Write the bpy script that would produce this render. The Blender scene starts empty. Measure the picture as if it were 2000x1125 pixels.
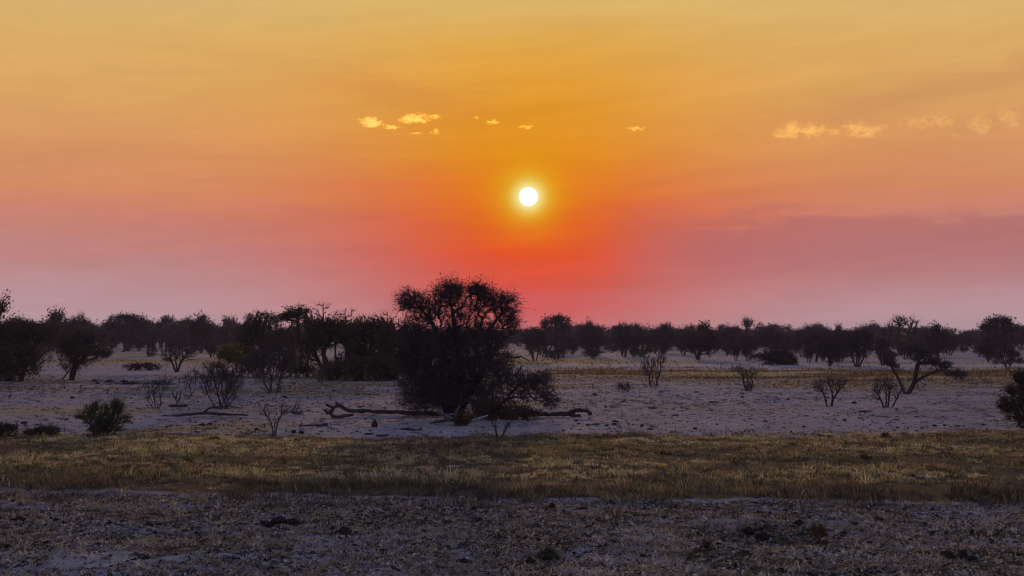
import bpy, math
import numpy as np
from mathutils import Vector, Matrix

# ------------------------------------------------------------------ camera, world, sun, exposure
sc = bpy.context.scene
col = sc.collection
W, H = 2000.0, 1125.0
HFOV = math.radians(45.0)
F = (W / 2) / math.tan(HFOV / 2)
HORIZON = 655.0
CAM_H = 3.0
PITCH = math.atan((HORIZON - H / 2) / F)

cam_d = bpy.data.cameras.new('camera')
cam = bpy.data.objects.new('camera', cam_d)
col.objects.link(cam)
cam.location = (0, 0, CAM_H)
cam.rotation_euler = (math.pi / 2 + PITCH, 0, 0)
cam_d.sensor_width = 36
cam_d.angle = HFOV
cam_d.clip_end = 40000
cam_d.clip_start = 0.1
sc.camera = cam


def ray(px, py):
    X, v = px - W / 2, H / 2 - py
    c, s = math.cos(PITCH), math.sin(PITCH)
    return np.array([X, F * c - v * s, F * s + v * c])


def lin(r, g, b):
    def f(c):
        c /= 255.0
        return c / 12.92 if c <= 0.04045 else ((c + 0.055) / 1.055) ** 2.4
    return (f(r), f(g), f(b), 1.0)


sd = ray(1032, 384)
sd = sd / np.linalg.norm(sd)
SUN_EL = math.asin(sd[2])
SUN_AZ = math.atan2(sd[0], sd[1])

SUN_STRENGTH = 1.2
sun_d = bpy.data.lights.new('sunlight', 'SUN')
sun_d.energy = SUN_STRENGTH
sun_d.angle = math.radians(0.6)
sun_d.color = (1.0, 0.55, 0.22)
sun_o = bpy.data.objects.new('sunlight', sun_d)
col.objects.link(sun_o)
LEL = SUN_EL + math.radians(1.3)
ld = Vector((math.sin(SUN_AZ) * math.cos(LEL), math.cos(SUN_AZ) * math.cos(LEL), math.sin(LEL)))
sun_o.rotation_euler = ld.to_track_quat('Z', 'Y').to_euler()

world = bpy.data.worlds.new('World')
sc.world = world
world.use_nodes = True
NT = world.node_tree
for n in list(NT.nodes):
    NT.nodes.remove(n)


class NB:
    """tiny node-building helper"""
    def __init__(s, nt):
        s.nt = nt

    def n(s, t, **kw):
        x = s.nt.nodes.new(t)
        for k, v in kw.items():
            setattr(x, k, v)
        return x

    def l(s, a, b):
        s.nt.links.new(a, b)

    def m(s, op, a, b=None, c=None, clamp=False):
        x = s.n('ShaderNodeMath', operation=op)
        x.use_clamp = clamp
        for i, v in enumerate((a, b, c)):
            if v is None:
                continue
            if isinstance(v, (int, float)):
                x.inputs[i].default_value = v
            else:
                s.l(v, x.inputs[i])
        return x.outputs[0]

    def mix(s, fac, a, b, blend='MIX'):
        x = s.n('ShaderNodeMix', data_type='RGBA', blend_type=blend)
        if isinstance(fac, (int, float)):
            x.inputs[0].default_value = fac
        else:
            s.l(fac, x.inputs[0])
        for v, i in ((a, 6), (b, 7)):
            if isinstance(v, tuple):
                x.inputs[i].default_value = v
            else:
                s.l(v, x.inputs[i])
        return x.outputs[2]

    def ramp(s, fac, stops, interp='LINEAR'):
        x = s.n('ShaderNodeValToRGB')
        x.color_ramp.interpolation = interp
        e = x.color_ramp.elements
        while len(e) < len(stops):
            e.new(0.5)
        for el, (p, c) in zip(e, stops):
            el.position = p
            el.color = c if len(c) == 4 else (*c, 1)
        s.l(fac, x.inputs[0])
        return x.outputs[0]

    def noise(s, vec, scale, detail=4, rough=0.55, dist=0.0):
        x = s.n('ShaderNodeTexNoise')
        x.inputs['Scale'].default_value = scale
        x.inputs['Detail'].default_value = detail
        x.inputs['Roughness'].default_value = rough
        x.inputs['Distortion'].default_value = dist
        s.l(vec, x.inputs['Vector'])
        return x.outputs[0]

    def mapping(s, vec, scale=(1, 1, 1), loc=(0, 0, 0)):
        x = s.n('ShaderNodeMapping')
        x.inputs['Scale'].default_value = scale
        x.inputs['Location'].default_value = loc
        s.l(vec, x.inputs['Vector'])
        return x.outputs[0]


w = NB(NT)
tc = w.n('ShaderNodeTexCoord')
sep = w.n('ShaderNodeSeparateXYZ')
w.l(tc.outputs['Generated'], sep.inputs[0])
el = w.m('ARCSINE', sep.outputs[2])
az = w.m('ARCTAN2', sep.outputs[0], sep.outputs[1])
# thin smoke streaks bend the elevation a little before the colour lookup
streak = w.noise(w.mapping(tc.outputs['Generated'], (3.0, 3.0, 26.0)), 1.6, 4, 0.55, 0.6)
st0 = w.m('SUBTRACT', streak, 0.5)
el_b = w.m('MULTIPLY_ADD', st0, 0.035, el)
daz = w.m('SUBTRACT', az, SUN_AZ)


def elpos(y):
    return math.atan((HORIZON - y) / F)


MAXEL = math.radians(40)
fac = w.m('DIVIDE', el_b, MAXEL, clamp=True)
ys = (655, 600, 560, 500, 430, 380, 300, 200, 100, 0)
NEAR = [(196, 108, 112), (208, 95, 95), (216, 84, 70), (230, 82, 38), (229, 106, 22), (229, 122, 20), (227, 143, 26), (225, 150, 42), (225, 166, 72), (218, 178, 103)]
WING = [(192, 118, 120), (202, 106, 104), (203, 96, 88), (212, 84, 62), (218, 88, 52), (222, 100, 46), (225, 138, 38), (225, 152, 52), (224, 166, 76), (218, 178, 103)]
MID = [(188, 136, 140), (194, 126, 126), (196, 117, 115), (199, 110, 100), (207, 112, 86), (215, 122, 74), (220, 142, 70), (223, 158, 76), (222, 170, 90), (218, 178, 106)]
FAR = [(178, 152, 161), (184, 150, 157), (184, 142, 146), (190, 132, 129), (200, 130, 112), (209, 139, 101), (214, 149, 101), (218, 163, 99), (218, 172, 104), (215, 177, 114)]
TOP = [(math.radians(20), (196, 172, 122)), (math.radians(28), (164, 156, 146)), (math.radians(40), (128, 138, 180))]


def skyramp(cols):
    stops = [(elpos(y) / MAXEL, lin(*c)) for y, c in zip(ys, cols)]
    stops += [(e / MAXEL, lin(*c)) for e, c in TOP]
    return w.ramp(fac, stops, 'EASE' if False else 'LINEAR')


def gauss(d, s):
    q = w.m('DIVIDE', d, s)
    q = w.m('MULTIPLY', q, q)
    return w.m('EXPONENT', w.m('MULTIPLY', q, -1.0))


base = w.mix(gauss(daz, 0.225), skyramp(FAR), skyramp(MID))
base = w.mix(gauss(daz, 0.125), base, skyramp(WING))
base = w.mix(gauss(daz, 0.070), base, skyramp(NEAR))
# away from the sun the dusk sky turns mauve-blue
back = w.ramp(fac, [(0.0, lin(140, 128, 170)), (0.25, lin(156, 140, 182)), (0.6, lin(140, 142, 190)), (1.0, lin(128, 138, 180))])
bk = w.m('SMOOTH_MIN', 1.0, w.m('DIVIDE', w.m('SUBTRACT', w.m('ABSOLUTE', daz), 0.55), 1.1, clamp=True), 0.1)
base = w.mix(bk, base, back)
# aureole round the sun
dot = w.n('ShaderNodeVectorMath', operation='DOT_PRODUCT')
w.l(tc.outputs['Generated'], dot.inputs[0])
dot.inputs[1].default_value = tuple(sd)
ang = w.m('ARCCOSINE', w.m('MINIMUM', dot.outputs['Value'], 1.0))
g1 = gauss(ang, 0.0225)
g2 = gauss(ang, 0.0108)
base = w.mix(w.m('MULTIPLY', g1, 0.85), base, lin(226, 186, 28))
base = w.mix(w.m('MULTIPLY', g2, 1.0), base, lin(250, 232, 100))
base = w.mix(gauss(ang, 0.0086), base, lin(255, 250, 205))
# a bank of dull mauve dust on one side of the sun, with a ragged slanting top
bn = w.noise(w.mapping(tc.outputs['Generated'], (6, 6, 30)), 1.7, 6, 0.62, 0.8)
btop = w.m('MULTIPLY_ADD', w.m('SUBTRACT', bn, .5), .06, w.m('MULTIPLY_ADD', daz, -0.02, elpos(402)))
bank = w.m('SUBTRACT', btop, el)
bank = w.m('MULTIPLY', w.m('DIVIDE', bank, 0.012, clamp=True), w.m('DIVIDE', w.m('SUBTRACT', el, elpos(600)), 0.04, clamp=True))
bank = w.m('MULTIPLY', bank, w.m('DIVIDE', w.m('SUBTRACT', daz, 0.06), 0.09, clamp=True))
base = w.mix(w.m('MULTIPLY', bank, .5), base, lin(166, 100, 108))
# a brownish veil trailing above the far row of clouds
vn = w.noise(w.mapping(tc.outputs['Generated'], (8, 8, 34)), 2.0, 6, 0.62, 1.0)
vmid = w.m('MULTIPLY_ADD', w.m('SUBTRACT', vn, .5), .035, w.m('MULTIPLY_ADD', w.m('SUBTRACT', daz, .21), 0.14, elpos(236)))
veil = gauss(w.m('SUBTRACT', el, vmid), 0.012)
veil = w.m('MULTIPLY', veil, w.m('DIVIDE', w.m('SUBTRACT', daz, 0.17), 0.1, clamp=True))
base = w.mix(w.m('MULTIPLY', veil, .42), base, lin(196, 134, 92))
v2 = gauss(w.m('SUBTRACT', el, w.m('MULTIPLY_ADD', w.m('SUBTRACT', vn, .5), .05, w.m('MULTIPLY_ADD', daz, -.10, elpos(205)))), 0.014)
v2 = w.m('MULTIPLY', v2, gauss(w.m('ADD', daz, .11), .075))
base = w.mix(w.m('MULTIPLY', v2, .35), base, lin(206, 128, 70))
# faint mottling of the dust
rot = w.n('ShaderNodeVectorRotate', rotation_type='Y_AXIS')
rot.inputs['Angle'].default_value = math.radians(5)
w.l(tc.outputs['Generated'], rot.inputs['Vector'])
mott = w.noise(w.mapping(rot.outputs[0], (4, 4, 30)), 2.0, 7, 0.62, 0.5)
fleck = w.noise(w.mapping(tc.outputs['Generated'], (1, 1, 1.6)), 70, 4, 0.7)
mf = w.m('ADD', w.m('MULTIPLY_ADD', mott, 0.24, 0.89), w.m('MULTIPLY', w.m('SUBTRACT', fleck, .5), .06))
cm = w.n('ShaderNodeCombineColor')
for i in range(3):
    w.l(mf, cm.inputs[i])
base = w.mix(1.0, base, cm.outputs[0], 'MULTIPLY')
bg1 = w.n('ShaderNodeBackground')
w.l(base, bg1.inputs[0])
bg1.inputs[1].default_value = 1.0
# clean air overhead
ns = w.n('ShaderNodeTexSky', sky_type='NISHITA')
ns.sun_disc = False
ns.sun_elevation = SUN_EL
ns.sun_rotation = SUN_AZ
ns.dust_density = 4.0
ns.altitude = 1000
bg2 = w.n('ShaderNodeBackground')
w.l(ns.outputs[0], bg2.inputs[0])
bg2.inputs[1].default_value = 0.15
air = w.m('DIVIDE', w.m('SUBTRACT', el, math.radians(22)), math.radians(30), clamp=True)
mx = w.n('ShaderNodeMixShader')
w.l(w.m('MULTIPLY', air, 0.8), mx.inputs[0])
w.l(bg1.outputs[0], mx.inputs[1])
w.l(bg2.outputs[0], mx.inputs[2])
wo = w.n('ShaderNodeOutputWorld')
w.l(mx.outputs[0], wo.inputs[0])

sc.view_settings.view_transform = 'Standard'
sc.view_settings.look = 'None'
sc.view_settings.exposure = 0.0
sc.view_settings.gamma = 1.0
sc.view_settings.use_curve_mapping = False
sc.cycles.use_denoising = True
sc.cycles.denoiser = 'OPENIMAGEDENOISE'
sc.cycles.denoising_prefilter = 'ACCURATE'
sc.cycles.denoising_input_passes = 'RGB_ALBEDO_NORMAL'
sc.cycles.use_adaptive_sampling = False
sc.cycles.pixel_filter_type = 'BLACKMAN_HARRIS'
sc.cycles.filter_width = 1.15
sc.cycles.max_bounces = 6
sc.cycles.diffuse_bounces = 3
sc.cycles.transparent_max_bounces = 16
sc.cycles.volume_bounces = 1

# ------------------------------------------------------------------ helpers
rng = np.random.default_rng(7)


def _hash(ix, iy, seed):
    h = (ix.astype(np.int64) * 374761393 + iy.astype(np.int64) * 668265263 + seed * 1442695041) & 0xFFFFFFFF
    h = ((h ^ (h >> 13)) * 1274126177) & 0xFFFFFFFF
    h = h ^ (h >> 16)
    return (h & 0xFFFFFF) / float(0xFFFFFF)


def vnoise(x, y, seed=0):
    x = np.asarray(x, float)
    y = np.asarray(y, float)
    x0, y0 = np.floor(x), np.floor(y)
    fx, fy = x - x0, y - y0
    fx = fx * fx * (3 - 2 * fx)
    fy = fy * fy * (3 - 2 * fy)
    a, b = _hash(x0, y0, seed), _hash(x0 + 1, y0, seed)
    c, d = _hash(x0, y0 + 1, seed), _hash(x0 + 1, y0 + 1, seed)
    return (a * (1 - fx) + b * fx) * (1 - fy) + (c * (1 - fx) + d * fx) * fy


def fbm(x, y, seed=0, oct=4):
    s, a, t = 0.0, 0.5, 0.0
    for i in range(oct):
        s = s + a * vnoise(np.asarray(x) * 2 ** i, np.asarray(y) * 2 ** i, seed + i * 17)
        t += a
        a *= 0.5
    return s / t


def sstep(a, b, x):
    t = np.clip((np.asarray(x, float) - a) / (b - a), 0, 1)
    return t * t * (3 - 2 * t)


def front_edge(x):
    return 22.75 - 0.105 * x + 0.9 * (fbm(x * 0.35, x * 0 + 3.3, 5, 3) - 0.5)


def back_edge(x):
    return 37.6 + 2.2 * (fbm(x * 0.25, x * 0 + 8.1, 9, 4) - 0.5) + 1.5 * sstep(11, 15, x)


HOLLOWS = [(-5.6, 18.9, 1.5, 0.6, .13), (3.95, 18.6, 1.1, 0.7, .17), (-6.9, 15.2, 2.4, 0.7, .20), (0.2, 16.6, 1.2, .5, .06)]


def gz(x, y):
    x = np.asarray(x, float)
    y = np.asarray(y, float)
    near = 1 - sstep(40, 90, y)
    z = (fbm(x * 0.11, y * 0.11, 2, 3) - 0.5) * 0.22 * sstep(8, 14, np.hypot(x, y)) * (1 - sstep(200, 600, y))
    z = z + (fbm(x * 1.1, y * 1.1, 21, 3) - 0.5) * 0.10 * near
    fe = front_edge(x)
    fore = 1 - sstep(-0.6, 0.4, y - fe)
    z = z + (fbm(x * 4.2, y * 4.2, 31, 3) - 0.5) * 0.085 * fore
    z = z + 0.07 * sstep(-0.7, 0.8, y - fe) * (1 - sstep(30, 38, y))
    for hx, hy, rx, ry, d in HOLLOWS:
        z = z - d * np.exp(-((x - hx) / rx) ** 2 - ((y - hy) / ry) ** 2)
    return z


def gzf(x, y):
    return float(gz(np.array([x]), np.array([y]))[0])


def ground_at(px, py):
    d = ray(px, py)
    t = -CAM_H / d[2]
    p = d * t
    return np.array([p[0], p[1], gzf(p[0], p[1])])


def depth_at(px, py, Y):
    d = ray(px, py)
    t = Y / d[1]
    return np.array([d[0] * t, Y, CAM_H + d[2] * t])


def mk_mesh(name, verts, quads=None, tris=None, mat=None, color=None, smooth=False):
    me = bpy.data.meshes.new(name)
    verts = np.asarray(verts, np.float32)
    nq = 0 if quads is None else len(quads)
    nt = 0 if tris is None else len(tris)
    me.vertices.add(len(verts))
    me.vertices.foreach_set('co', verts.ravel())
    idx = []
    if nq:
        idx.append(np.asarray(quads, np.int32).ravel())
    if nt:
        idx.append(np.asarray(tris, np.int32).ravel())
    idx = np.concatenate(idx)
    me.loops.add(len(idx))
    me.loops.foreach_set('vertex_index', idx)
    me.polygons.add(nq + nt)
    ls = np.concatenate([np.arange(nq) * 4, nq * 4 + np.arange(nt) * 3]).astype(np.int32)
    me.polygons.foreach_set('loop_start', ls)
    if smooth:
        me.polygons.foreach_set('use_smooth', np.ones(nq + nt, bool))
    if color is not None:
        a = me.color_attributes.new('tint', 'FLOAT_COLOR', 'POINT')
        c = np.ones((len(verts), 4), np.float32)
        c[:, :3] = color
        a.data.foreach_set('color', c.ravel())
    me.update(calc_edges=True)
    if mat is not None:
        me.materials.append(mat)
    return me


def link(name, me, parent=None, **props):
    o = bpy.data.objects.new(name, me)
    col.objects.link(o)
    if parent is not None:
        o.parent = parent
    for k, v in props.items():
        if v is not None:
            o[k] = v
    return o


def thing(name, loc, label, cat, group=None):
    o = link(name, None, label=label, category=cat, group=group)
    o.location = loc
    o.empty_display_size = 0.2
    return o


def norm(v):
    return v / np.maximum(np.linalg.norm(v, axis=-1, keepdims=True), 1e-9)


def prisms(P0, P1, R0, R1, sides=3, cap=False):
    P0, P1 = np.asarray(P0, float), np.asarray(P1, float)
    n = len(P0)
    d = norm(P1 - P0)
    ref = np.where(np.abs(d[:, 2:3]) > 0.9, np.array([[1.0, 0, 0]]), np.array([[0, 0, 1.0]]))
    u = norm(np.cross(d, ref))
    v = np.cross(d, u)
    a = np.arange(sides) * 2 * math.pi / sides
    ring = np.cos(a)[None, :, None] * u[:, None, :] + np.sin(a)[None, :, None] * v[:, None, :]
    A = P0[:, None, :] + ring * np.asarray(R0)[:, None, None]
    B = P1[:, None, :] + ring * np.asarray(R1)[:, None, None]
    verts = np.concatenate([A, B], 1).reshape(-1, 3)
    i = np.arange(sides)
    j = (i + 1) % sides
    q = np.stack([i, j, j + sides, i + sides], 1)
    quads = (np.arange(n)[:, None, None] * 2 * sides + q[None]).reshape(-1, 4)
    return verts, quads


class Buf:
    def __init__(s):
        s.v, s.q, s.t, s.c, s.n = [], [], [], [], 0

    def add(s, v, q=None, t=None, c=None):
        s.v.append(np.asarray(v, float))
        if q is not None:
            s.q.append(np.asarray(q) + s.n)
        if t is not None:
            s.t.append(np.asarray(t) + s.n)
        if c is not None:
            s.c.append(c)
        s.n += len(v)

    def mesh(s, name, mat, smooth=False):
        return mk_mesh(name, np.concatenate(s.v), np.concatenate(s.q) if s.q else None,
                       np.concatenate(s.t) if s.t else None, mat,
                       np.concatenate(s.c) if s.c else None, smooth)


def tube(path, rad, sides=8, wob=0.0, r=rng):
    """closed tapering tube along a path, knobbly if wob > 0"""
    P = np.asarray(path, float)
    R = np.asarray(rad, float)
    d = norm(np.gradient(P, axis=0))
    u = np.cross(d[0], [0, 0, 1.0])
    if np.linalg.norm(u) < 0.2:
        u = np.cross(d[0], [1.0, 0, 0])
    u = u / np.linalg.norm(u)
    a = np.arange(sides) * 2 * math.pi / sides
    vs = []
    for k in range(len(P)):
        u = u - d[k] * np.dot(u, d[k])
        u = u / np.linalg.norm(u)
        v = np.cross(d[k], u)
        rr = R[k] * (1 + wob * r.standard_normal(sides))
        vs.append(P[k] + (np.cos(a)[:, None] * u + np.sin(a)[:, None] * v) * rr[:, None])
    n = len(P)
    vs = np.concatenate(vs + [P[:1] - d[:1] * R[0] * .3, P[-1:] + d[-1:] * R[-1] * .3])
    i = np.arange(sides)
    j = (i + 1) % sides
    q = np.concatenate([np.stack([i + k * sides, j + k * sides, j + (k + 1) * sides, i + (k + 1) * sides], 1) for k in range(n - 1)])
    t = np.concatenate([np.stack([j, i, np.full(sides, n * sides)], 1),
                        np.stack([i + (n - 1) * sides, j + (n - 1) * sides, np.full(sides, n * sides + 1)], 1)])
    return vs, q, t


def smooth_path(pts, n):
    P = np.asarray(pts, float)
    k = np.linspace(0, len(P) - 1, n)
    i = np.clip(np.floor(k).astype(int), 0, len(P) - 2)
    t = (k - i)[:, None]
    g = lambda j: P[np.clip(j, 0, len(P) - 1)]
    a, b, c, d = g(i - 1), g(i), g(i + 1), g(i + 2)
    return 0.5 * (2 * b + (c - a) * t + (2 * a - 5 * b + 4 * c - d) * t ** 2 + (3 * b - a - 3 * c + d) * t ** 3)


# ------------------------------------------------------------------ materials
def mat_base(name):
    m = bpy.data.materials.new(name)
    m.use_nodes = True
    nt = m.node_tree
    for n in list(nt.nodes):
        nt.nodes.remove(n)
    b = NB(nt)
    out = b.n('ShaderNodeOutputMaterial')
    return m, b, out


def wood(name, c0, c1, scale=9.0, rough=0.9):
    m, b, out = mat_base(name)
    t = b.n('ShaderNodeTexCoord')
    f = b.noise(b.mapping(t.outputs['Object'], (1, 1, .35)), scale, 5, .65)
    c = b.ramp(f, [(0.3, c0), (0.7, c1)])
    p = b.n('ShaderNodeBsdfPrincipled')
    p.inputs['Roughness'].default_value = rough
    p.inputs['Specular IOR Level'].default_value = 0.15
    b.l(c, p.inputs['Base Color'])
    bp = b.n('ShaderNodeBump')
    bp.inputs['Strength'].default_value = 0.6
    bp.inputs['Distance'].default_value = 0.03
    b.l(f, bp.inputs['Height'])
    b.l(bp.outputs[0], p.inputs['Normal'])
    b.l(p.outputs[0], out.inputs[0])
    return m


def leafy(name, c0, c1, trans=0.35, scale=2.5):
    m, b, out = mat_base(name)
    t = b.n('ShaderNodeTexCoord')
    f = b.noise(t.outputs['Object'], scale, 4, .6)
    c = b.ramp(f, [(0.3, c0), (0.7, c1)])
    d = b.n('ShaderNodeBsdfDiffuse')
    tr = b.n('ShaderNodeBsdfTranslucent')
    b.l(c, d.inputs[0])
    b.l(c, tr.inputs[0])
    mx = b.n('ShaderNodeMixShader')
    mx.inputs[0].default_value = trans
    b.l(d.outputs[0], mx.inputs[1])
    b.l(tr.outputs[0], mx.inputs[2])
    b.l(mx.outputs[0], out.inputs[0])
    return m


def tinted(name, trans=0.4):
    m, b, out = mat_base(name)
    a = b.n('ShaderNodeAttribute', attribute_name='tint')
    d = b.n('ShaderNodeBsdfDiffuse')
    tr = b.n('ShaderNodeBsdfTranslucent')
    b.l(a.outputs['Color'], d.inputs[0])
    b.l(a.outputs['Color'], tr.inputs[0])
    mx = b.n('ShaderNodeMixShader')
    mx.inputs[0].default_value = trans
    b.l(d.outputs[0], mx.inputs[1])
    b.l(tr.outputs[0], mx.inputs[2])
    b.l(mx.outputs[0], out.inputs[0])
    return m


M_BARK = wood('dark_bark', (.028, .022, .02), (.075, .058, .05))
M_TWIG = wood('dark_twigs', (.055, .041, .044), (.10, .078, .08), 3.0)
M_GREYTWIG = wood('grey_bare_twigs', (.06, .05, .055), (.12, .10, .105), 3.0)
M_DEAD = wood('dead_wood', (.03, .024, .022), (.09, .07, .06), 7.0)
M_PALE = wood('bleached_wood', (.16, .15, .15), (.42, .40, .40), 6.0)
M_LEAF = leafy('dark_acacia_leaf', (.05, .045, .026), (.115, .09, .048), .25)
M_GREEN = leafy('green_leaf', (.055, .075, .03), (.13, .16, .055), .4)
M_YELLOWLEAF = leafy('yellow_green_leaf', (.11, .11, .025), (.20, .185, .045), .4)
M_RUST = leafy('rust_dry_leaf', (.08, .045, .02), (.16, .085, .035), .3)
M_FAR = leafy('far_scrub_leaf', (.034, .028, .03), (.07, .056, .052), .2, .6)
M_GRASS = tinted('grass_blade', .45)
M_LITTER = tinted('dry_litter', .15)
M_DUNG = wood('dark_clod', (.012, .010, .009), (.04, .032, .028), 14.0)
M_STONE = wood('blue_grey_stone', (.08, .085, .10), (.22, .23, .27), 5.0)
M_CHALK = wood('white_stone', (.6, .58, .56), (.8, .78, .76), 5.0)


def ground_material():
    m, b, out = mat_base('savanna_ground')
    g = b.n('ShaderNodeNewGeometry')
    pos = g.outputs['Position']
    za = b.n('ShaderNodeAttribute', attribute_name='tint')      # r dark cover, g straw, b pale track
    sp = b.n('ShaderNodeSeparateColor')
    b.l(za.outputs['Color'], sp.inputs[0])
    n1 = b.noise(pos, 0.35, 6, .62)
    n2 = b.noise(pos, 2.6, 6, .65)
    n3 = b.noise(pos, 14.0, 5, .7)
    nx = b.noise(b.mapping(pos, (.12, .5, 1)), 1.0, 6, .65, .4)
    soil = b.ramp(n1, [(.25, (.23, .205, .25)), (.5, (.32, .29, .355)), (.75, (.41, .375, .43))])
    soil = b.mix(b.m('MULTIPLY', b.ramp(n2, [(.48, (0, 0, 0)), (.66, (1, 1, 1))]), .75), soil, (.17, .14, .15, 1))
    n5 = b.noise(pos, 1.1, 5, .7)
    soil = b.mix(b.m('MULTIPLY', b.ramp(n5, [(.52, (0, 0, 0)), (.66, (1, 1, 1))]), .35), soil, (.44, .38, .33, 1))
    n6 = b.noise(pos, .11, 4, .6)
    soil = b.mix(b.m('MULTIPLY', b.ramp(n6, [(.48, (0, 0, 0)), (.64, (1, 1, 1))]), .5), soil, (.24, .195, .215, 1))
    soil = b.mix(b.m('MULTIPLY', b.ramp(nx, [(.5, (0, 0, 0)), (.72, (1, 1, 1))]), .55), soil, (.36, .31, .22, 1))
    straw = b.mix(n2, (.22, .155, .085, 1), (.42, .32, .17, 1))
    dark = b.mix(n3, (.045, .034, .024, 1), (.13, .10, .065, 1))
    pale = b.mix(n2, (.27, .26, .29, 1), (.44, .42, .45, 1))
    jit = b.m('MULTIPLY_ADD', b.m('SUBTRACT', n2, .5), 1.4, 0.0)

    def cut(v):
        return b.m('MULTIPLY', b.m('SUBTRACT', b.m('ADD', v, jit), .35), 3.0, clamp=True)
    c = b.mix(cut(sp.outputs[1]), soil, straw)
    c = b.mix(cut(sp.outputs[2]), c, pale)
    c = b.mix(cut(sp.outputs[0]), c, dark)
    speck = b.ramp(n3, [(.30, (1, 1, 1)), (.40, (0, 0, 0))])
    c = b.mix(b.m('MULTIPLY', speck, .75), c, (.07, .058, .055, 1))
    p = b.n('ShaderNodeBsdfPrincipled')
    p.inputs['Roughness'].default_value = 1.0
    p.inputs['Specular IOR Level'].default_value = 0.05
    b.l(c, p.inputs['Base Color'])
    hsum = b.m('ADD', b.m('MULTIPLY', n2, .09), b.m('MULTIPLY', n3, .035))
    bp = b.n('ShaderNodeBump')
    bp.inputs['Strength'].default_value = 0.9
    bp.inputs['Distance'].default_value = 1.0
    b.l(hsum, bp.inputs['Height'])
    b.l(bp.outputs[0], p.inputs['Normal'])
    b.l(p.outputs[0], out.inputs[0])
    return m


M_GROUND = ground_material()


# ------------------------------------------------------------------ ground
def zones(x, y):
    fe, be = front_edge(x), back_edge(x)
    band = sstep(-.2, .5, y - fe) * (1 - sstep(-.8, .4, y - be))
    # straw flats farther out
    f1 = fbm(x * .02, y * .045, 41, 4)
    f2 = fbm(x * .06, y * .10, 47, 4)
    px = x / np.maximum(y, 1) * F + W / 2
    right = sstep(1010, 1100, px)
    midband = right * sstep(76, 84, y + 14 * (f2 - .5)) * (1 - sstep(104, 118, y + 26 * (f2 - .5)))
    straw = midband * (.55 + .9 * (f2 - .35))
    straw = np.maximum(straw, sstep(.48, .62, f1) * sstep(95, 150, y) * .9)
    straw = np.maximum(straw, (1 - sstep(250, 420, px)) * sstep(44, 48, y) * (1 - sstep(51, 55, y)) * sstep(.42, .6, f2) * .6)
    straw = np.maximum(straw, band * .25)
    straw = np.maximum(straw, sstep(36, 39, y) * (1 - sstep(84, 96, y)) * .62 * sstep(.50, .66, fbm(x * .10, y * .22, 151, 5)))
    pale = sstep(-1.9, -1.1, y - fe) * (1 - sstep(-.6, -.1, y - fe)) * sstep(.40, .58, fbm(x * .45, y * .3, 53, 3))
    pale = pale * .5
    pale = np.maximum(pale, 1.1 * np.exp(-((x + 5.8) / 2.6) ** 2 - ((y - 16.9) / .55) ** 2) * 1.1)
    pale = np.maximum(pale, np.exp(-((x - 2.2) / 1.6) ** 2 - ((y - 18.6) / .4) ** 2) * .8)
    pale = np.maximum(pale, right * sstep(112, 122, y) * (1 - sstep(128, 136, y)) * .7)
    cover = np.maximum(band * .95, midband * sstep(.40, .56, fbm(x * .12, y * .18, 61, 4)) * .9)
    fore = (1 - sstep(-.3, .2, y - fe)) * (.24 + .46 * sstep(.44, .62, fbm(x * .7, y * 1.0, 71, 4)))
    cover = np.maximum(cover, fore)
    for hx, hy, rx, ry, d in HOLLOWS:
        cover = np.maximum(cover, .9 * np.exp(-((x - hx) / rx) ** 2 * 1.3 - ((y - hy + .15) / ry) ** 2 * 1.3))  # ground colour also goes dark over each hollow
    return cover, straw, pale


def axis(segs):
    out = []
    for a, b_, s in segs:
        out.append(np.arange(a, b_, s))
    return np.concatenate(out)


def geo(a, b_, r):
    o = [a]
    while o[-1] < b_:
        o.append(o[-1] + (o[-1] - a + 1.0) * r)
    return np.array(o)


gy = np.concatenate([[-9000, -3000, -900, -300, -100, -40, -10, 2, 8], np.arange(12, 40, .09), np.arange(40, 60, .35), np.arange(60, 140, 1.0), np.arange(140, 400, 5), [420, 480, 560, 700, 900, 1300, 2000, 3500, 6000, 14000]])
gxp = np.concatenate([np.arange(0, 12, .12), np.arange(12, 24, .4), np.arange(24, 60, 1.5), np.arange(60, 200, 6), [220, 300, 420, 700, 1200, 2500, 6000, 12000]])
gx = np.concatenate([-gxp[:0:-1], gxp])
XX, YY = np.meshgrid(gx, gy)
xf, yf = XX.ravel(), YY.ravel()
zf = gz(xf, yf)
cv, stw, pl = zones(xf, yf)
nx_, ny_ = len(gx), len(gy)
ii, jj = np.meshgrid(np.arange(nx_ - 1), np.arange(ny_ - 1))
k0 = (jj * nx_ + ii).ravel()
gq = np.stack([k0, k0 + 1, k0 + nx_ + 1, k0 + nx_], 1)
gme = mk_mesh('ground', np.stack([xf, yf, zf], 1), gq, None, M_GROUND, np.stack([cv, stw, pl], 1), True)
link('ground', gme, kind='structure')


# ------------------------------------------------------------------ vegetation generator
def sample_clumps(r, clumps):
    pts = []
    for cx, cy, cz, rx, ry, rz, n in clumps:
        d = norm(r.standard_normal((n, 3)))
        rad = r.random(n) ** 0.42
        pts.append(np.array([cx, cy, cz]) + d * rad[:, None] * np.array([rx, ry, rz]))
    return np.concatenate(pts)


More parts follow.
